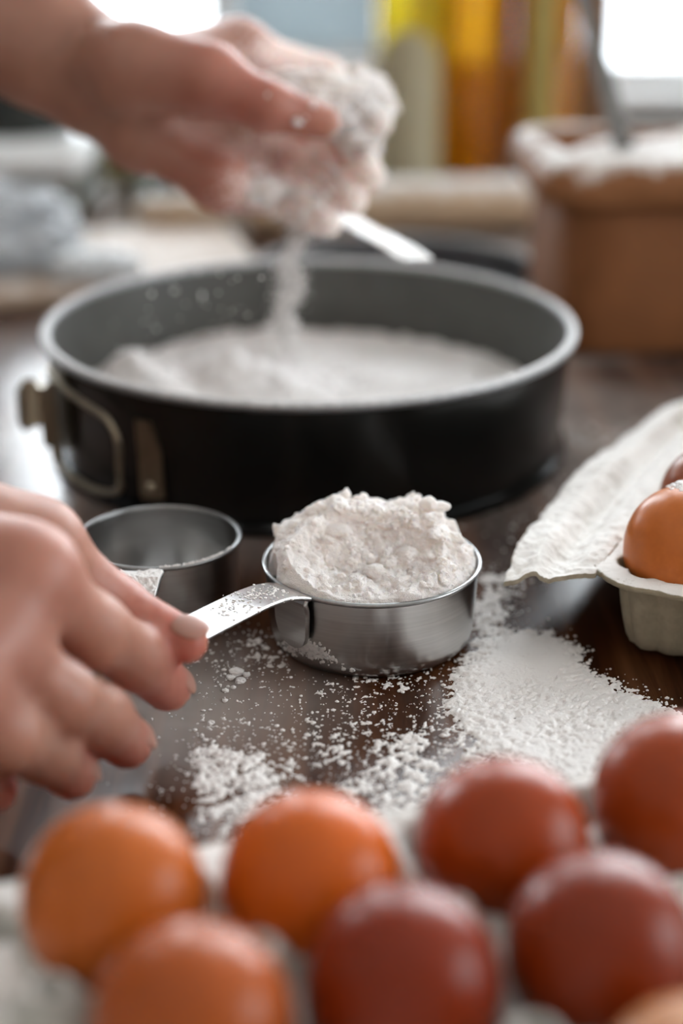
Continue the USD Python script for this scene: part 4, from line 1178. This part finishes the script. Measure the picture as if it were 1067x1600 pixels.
rv_, rf_ = arm(.0022, sh_r, el, wr, palm_r, fing_r, (-.585, .32, -.01), (-.02, .56, .60), np.array([0, -.3, 1.0]))

# left hand: palm to the camera above the tin, flour running between the fingers
dW = .80
lw = P(150, 118, d=dW)
ll = np.array([-.345, .825, .318])
sh_l = np.array([-.520, .790, .560])
c_t = P(205, 108, d=.775)
lt_m = P(325, 125, d=.765)
lt_i = P(418, 166, d=.762)
lt_t = P(505, 190, d=.770)
li_m, li_p, li_d, li_t = P(372, 78, d=.835), P(505, 118, d=.850), P(575, 160, d=.828), P(590, 192, d=.800)
lm_m, lm_p, lm_d, lm_t = P(392, 170, d=.845), P(508, 205, d=.850), P(560, 245, d=.820), P(578, 276, d=.795)
lr_m, lr_p, lr_d, lr_t = P(388, 232, d=.842), P(490, 262, d=.838), P(535, 292, d=.812), P(550, 314, d=.792)
lp_m, lp_p, lp_d, lp_t = P(372, 282, d=.822), P(448, 312, d=.818), P(490, 336, d=.800), P(512, 350, d=.788)
hyp0, hyp1 = P(212, 214, d=.798), P(345, 286, d=.798)
palm_l = [(lw, li_m, .0175, .0115), (lw, lm_m, .0180, .0120), (lw, lr_m, .0175, .0120), (lw, lp_m, .0165, .0115), (li_m, lm_m, .0112, .0112), (lm_m, lr_m, .0112, .0112), (lr_m, lp_m, .0112, .0108),
          (c_t, lt_m, .0195, .0155), (lw, c_t, .0185, .0185), (hyp0, hyp1, .0128, .0108), (lw, hyp0, .0180, .0135), (c_t, li_m, .0120, .0105), (hyp1, lp_m, .0125, .0110)]
fing_l = [([c_t, lt_m, lt_i, lt_t], [.0170, .0140, .0112, .0080]), ([li_m, li_p, li_d, li_t], [.0112, .0098, .0086, .0074]), ([lm_m, lm_p, lm_d, lm_t], [.0112, .0099, .0088, .0075]),
          ([lr_m, lr_p, lr_d, lr_t], [.0108, .0095, .0084, .0073]), ([lp_m, lp_p, lp_d, lp_t], [.0098, .0086, .0076, .0067])]
lv_, lf_ = arm(.0022, sh_l, ll, lw, palm_l, fing_l, (-.585, .70, .07), (.05, .90, .63), np.array([0, -1.0, .2]))

# head and neck
hc = np.array([-.50, .615, .86])
Fd = Field(hc - [.16, .14, .34], hc + [.18, .14, .18], .004)
D = Fd.blank()
Fd.bone(D, hc + [-.02, 0, .03], hc + [.005, 0, .035], .088, .080, .03)
Fd.bone(D, hc + [.035, -.012, -.055], hc + [.035, .012, -.055], .050, .050, .05)
Fd.bone(D, hc + [.062, 0, -.085], hc + [.066, 0, -.088], .022, .022, .03)
Fd.bone(D, hc + [.088, 0, .010], hc + [.106, 0, -.028], .008, .013, .014)
for s_ in (-1, 1):
    Fd.bone(D, hc + [.072, .034 * s_, .022], hc + [.078, .016 * s_, .022], .012, .012, .016)
    Fd.bone(D, hc + [.062, .034 * s_, -.02], hc + [.060, .038 * s_, -.03], .018, .018, .02)
    Fd.bone(D, hc + [-.008, .080 * s_, .012], hc + [-.004, .078 * s_, -.022], .012, .009, .008)
Fd.bone(D, hc + [.082, -.018, -.060], hc + [.082, .018, -.060], .0075, .0075, .012)
Fd.bone(D, hc + [-.02, 0, -.06], hc + [-.045, 0, -.30], .054, .062, .03)
hv_, hf_ = surface_nets(D, Fd.lo, .004)
bv_, bf_ = join((rv_, rf_), (lv_, lf_), (hv_, hf_))


def near(v, pts, s):
    return sum(np.exp(-((v - p) ** 2).sum(1) / (2 * s * s)) for p in pts)


red = .55 * near(bv_, [i_tip, m_tip, r_tip, p_tip, t_tip], .010) + .40 * near(bv_, [k1, k2, k3, t_ip], .012) + 1.0 * near(bv_, [li_t, lm_t, lr_t, lp_t], .007) + .35 * near(bv_, [lt_m, lt_i, hyp1], .018)
red = np.clip(red, 0, .9)
hand_l = np.clip((bv_[:, 0] - lw[0] - .01) / .10, 0, 1) * (bv_[:, 1] > .70) * (bv_[:, 2] < .4)
big_n = fbm(bv_ * 55, 3, 4)
fl = hand_l * (.42 + .60 * big_n + .30 * np.clip((bv_[:, 0] - lw[0] - .06) / .08, 0, 1)) - .35 * near(bv_, [li_t, lm_t, lr_t, lp_t], .0055) - .75 * near(bv_, [lt_m, lt_i, (lt_m + c_t) / 2, (lt_i + lt_t) / 2], .014)
fl = np.clip(fl, 0, 1.2) + np.where((bv_[:, 1] < .6), .20 * np.clip((bv_[:, 0] + .14) / .08, 0, 1), 0)
pr = thing('person', 'person reaching in from the left, dropping flour into the tin and pinching a cup handle', 'person', (-.56, .61, FZ))
body = part('body', (bv_, bf_), M['skin'], pr, vcol={'red': red, 'flour': fl})
tdir = t_tip - t_ip
up = np.array([0.05, -.25, 1.0])
part('fingernail', nail_mesh(t_tip + norm(np.array([.0, -.2, 1]) - norm(tdir) * (np.array([.0, -.2, 1]) @ norm(tdir))) * .0070 + norm(tdir) * .001, tdir, np.array([.0, -.2, 1]), .0054, .0064), M['nail'], body, smooth=True, label='right thumb nail')
for a, b, r_ in ((i_dip, i_tip, .0070), (m_dip, m_tip, .0072), (r_dip, r_tip, .0068)):
    dd = norm(b - a)
    nn = norm(np.array([.50, -.35, .80]) - dd * (np.array([.50, -.35, .80]) @ dd))
    part('fingernail', nail_mesh(b + nn * (r_ + .0004) + dd * .0005, dd, nn, .0048, .0054), M['nail'], body, smooth=True)
# clothes
Fd = Field((-.78, .30, -.16), (-.34, .94, .66), .007)
D = Fd.blank()
for y in (.52, .61, .70):
    Fd.bone(D, (-.60, y, .46), (-.57, y, .02), .100, .088, .06)
    Fd.bone(D, (-.57, y, .02), (-.57, y, -.08), .090, .098, .06)
Fd.bone(D, (-.56, .45, .545), (-.56, .77, .565), .062, .062, .06)
for a, b in ((sh_r, el), (sh_l, ll)):
    Fd.bone(D, a + np.array([-.03, 0, .0]), a + (b - a) * .55, .066, .058, .04)
sv_, sf_ = surface_nets(D, Fd.lo, .007)
sv_ = sv_ + (.006 * (fbm(sv_ * 16, 3, 7) - .5))[:, None]
part('shirt', (sv_, sf_), M['shirt'], pr, smooth=True)
Fd = Field((-.72, .40, FZ), (-.38, .82, .0), .008)
D = Fd.blank()
for s_ in (-1, 1):
    y = .61 + .085 * s_
    Fd.bone(D, (-.57, y, -.08), (-.565, y, -.36), .098, .066, .03)
    Fd.bone(D, (-.565, y, -.36), (-.575, y, -.68), .066, .048, .03)
Fd.bone(D, (-.57, .55, -.08), (-.57, .67, -.08), .10, .10, .04)
part('trousers', surface_nets(D, Fd.lo, .008), M['trousers'], pr, smooth=True)
for s_ in (-1, 1):
    y = .61 + .085 * s_
    Fd = Field((-.72, y - .09, FZ - .0), (-.34, y + .09, FZ + .14), .006)
    D = Fd.blank()
    Fd.bone(D, (-.60, y, FZ + .045), (-.42, y, FZ + .035), .042, .034, .02)
    Fd.bone(D, (-.58, y, FZ + .05), (-.575, y, FZ + .09), .045, .050, .02)
    D = np.maximum(D, (FZ + .002 - Fd.ax[2])[None, None, :])
    part('shoe', surface_nets(D, Fd.lo, .006), M['shoe'], pr, smooth=50)
Fd = Field(hc - [.14, .13, .12], hc + [.12, .13, .16], .005)
D = Fd.blank()
Fd.bone(D, hc + [-.03, 0, .04], hc + [.0, 0, .048], .095, .084, .03)
Fd.bone(D, hc + [-.07, 0, .0], hc + [-.075, 0, -.03], .06, .05, .03)
cutp = Fd.blank()
Fd.bone(cutp, hc + [.16, 0, -.06], hc + [.14, 0, -.03], .10, .10, .01)
D = np.maximum(D, -cutp)
part('hair', surface_nets(D, Fd.lo, .005), M['hair'], pr, smooth=True)

# flour held in the left hand: a lump between thumb and index finger and crumbs on the fingers
rng = np.random.default_rng(3)
_all = [blob(P(500, 158, d=.800), .018, 1, .45, 5, (1.25, .8, .85)), blob(P(545, 178, d=.803), .014, 2, .45, 5, (1.1, .8, 1.0)), blob(P(455, 130, d=.800), .012, 3, .45, 5, (1.2, .8, .6)),
         blob(P(585, 160, d=.812), .011, 4, .5, 4), blob(P(565, 140, d=.820), .011, 5, .5, 4), blob(P(560, 215, d=.805), .011, 6, .5, 4), blob(P(430, 260, d=.805), .013, 7, .5, 4, (1.4, .8, .7)), blob(P(480, 240, d=.812), .012, 8, .5, 4, (1.4, .8, .8)),
         blob(P(405, 300, d=.800), .008, 9, .5, 4, (1.5, .8, .7)), blob(P(470, 300, d=.800), .009, 10, .5, 4, (1.3, .8, .8)), blob(P(520, 260, d=.803), .009, 11, .5, 4)]
lumps = _all[:6] + _all[8:9]
cr = []
for a, b, n in ((li_p, li_t, 60), (lm_p, lm_t, 70), (lr_p, lr_t, 60), (lp_p, lp_t, 40), (hyp1, lp_p, 50), (lt_i, lt_t, 20)):
    for k in range(n):
        cr.append(a + (b - a) * rng.uniform(0, .8) + rng.normal(0, .0045, 3) + [0, -.006, .003])
cr = np.array(cr)
single('flour', join(*lumps, many_blobs(cr, rng.uniform(.0006, .0024, len(cr)), 9, 1)), M['flour'], 'lump of white flour held in the raised left hand between thumb and fingers', 'flour', kind='stuff', smooth=True)

# flour falling from the hand into the tin
top, bot = P(462, 345, d=.800), P(442, 535, d=.80)
n = 3000
tq = rng.beta(1.5, 1.0, n)
Cf = top + tq[:, None] * (bot - top) + rng.normal(0, 1, (n, 3)) * (.0012 + .0026 * np.abs(np.sin(tq * 7 + 1)))[:, None] * [1.1, 1.1, .9]
Cf[:, 0] += .0016 * np.sin(tq * 14)
rf = np.clip(rng.lognormal(-8.0, .45, n), .00015, .0012)
ex = np.array([P(rng.uniform(170, 480), rng.uniform(420, 560), d=rng.uniform(.72, .86)) for _ in range(70)])
rx = np.clip(rng.lognormal(-7.7, .5, len(ex)), .0002, .0014)
mk = ex[:, 2] > .035
single('falling_flour', many_blobs(np.vstack([Cf, ex[mk]]), np.r_[rf, rx[mk]], 17), M['flour_plain'], 'thin stream of flour grains falling from the hand into the tin', 'flour', kind='stuff', smooth=True)

# measuring spoon under the fingers
ms = thing('measuring_spoon', 'bright steel strip handle poking out from under the little finger above the tin', 'measuring spoon', tuple(P(540, 345, d=.79)))
q0, q1 = P(545, 345, d=.825), P(652, 408, z=.1005)
qd = norm(q1 - q0)
qs = norm(np.cross(qd, [0, 0, 1]) + [0, 0, .14])
qp = smooth_path([q0 - qd * .022 + [0, 0, .003], q0, (q0 + q1) / 2 + [0, 0, .0006], q1], 30)
part('spoon_handle', strip(qp, qs, np.interp(np.linspace(0, 1, 30), [0, .2, .93, .98, 1], [.014, .0185, .0205, .0195, .015]), .0016), M['steel_dust'], ms)
bc = q0 - qd * .030
part('spoon_bowl', lathe([(.0001, -.006), (.008, -.005), (.0105, -.001), (.011, .004), (.0104, .004), (.0099, -.0006), (.0076, -.0043), (.0001, -.0052)], 40, bc, closed=False), M['steel'], ms, smooth=50)
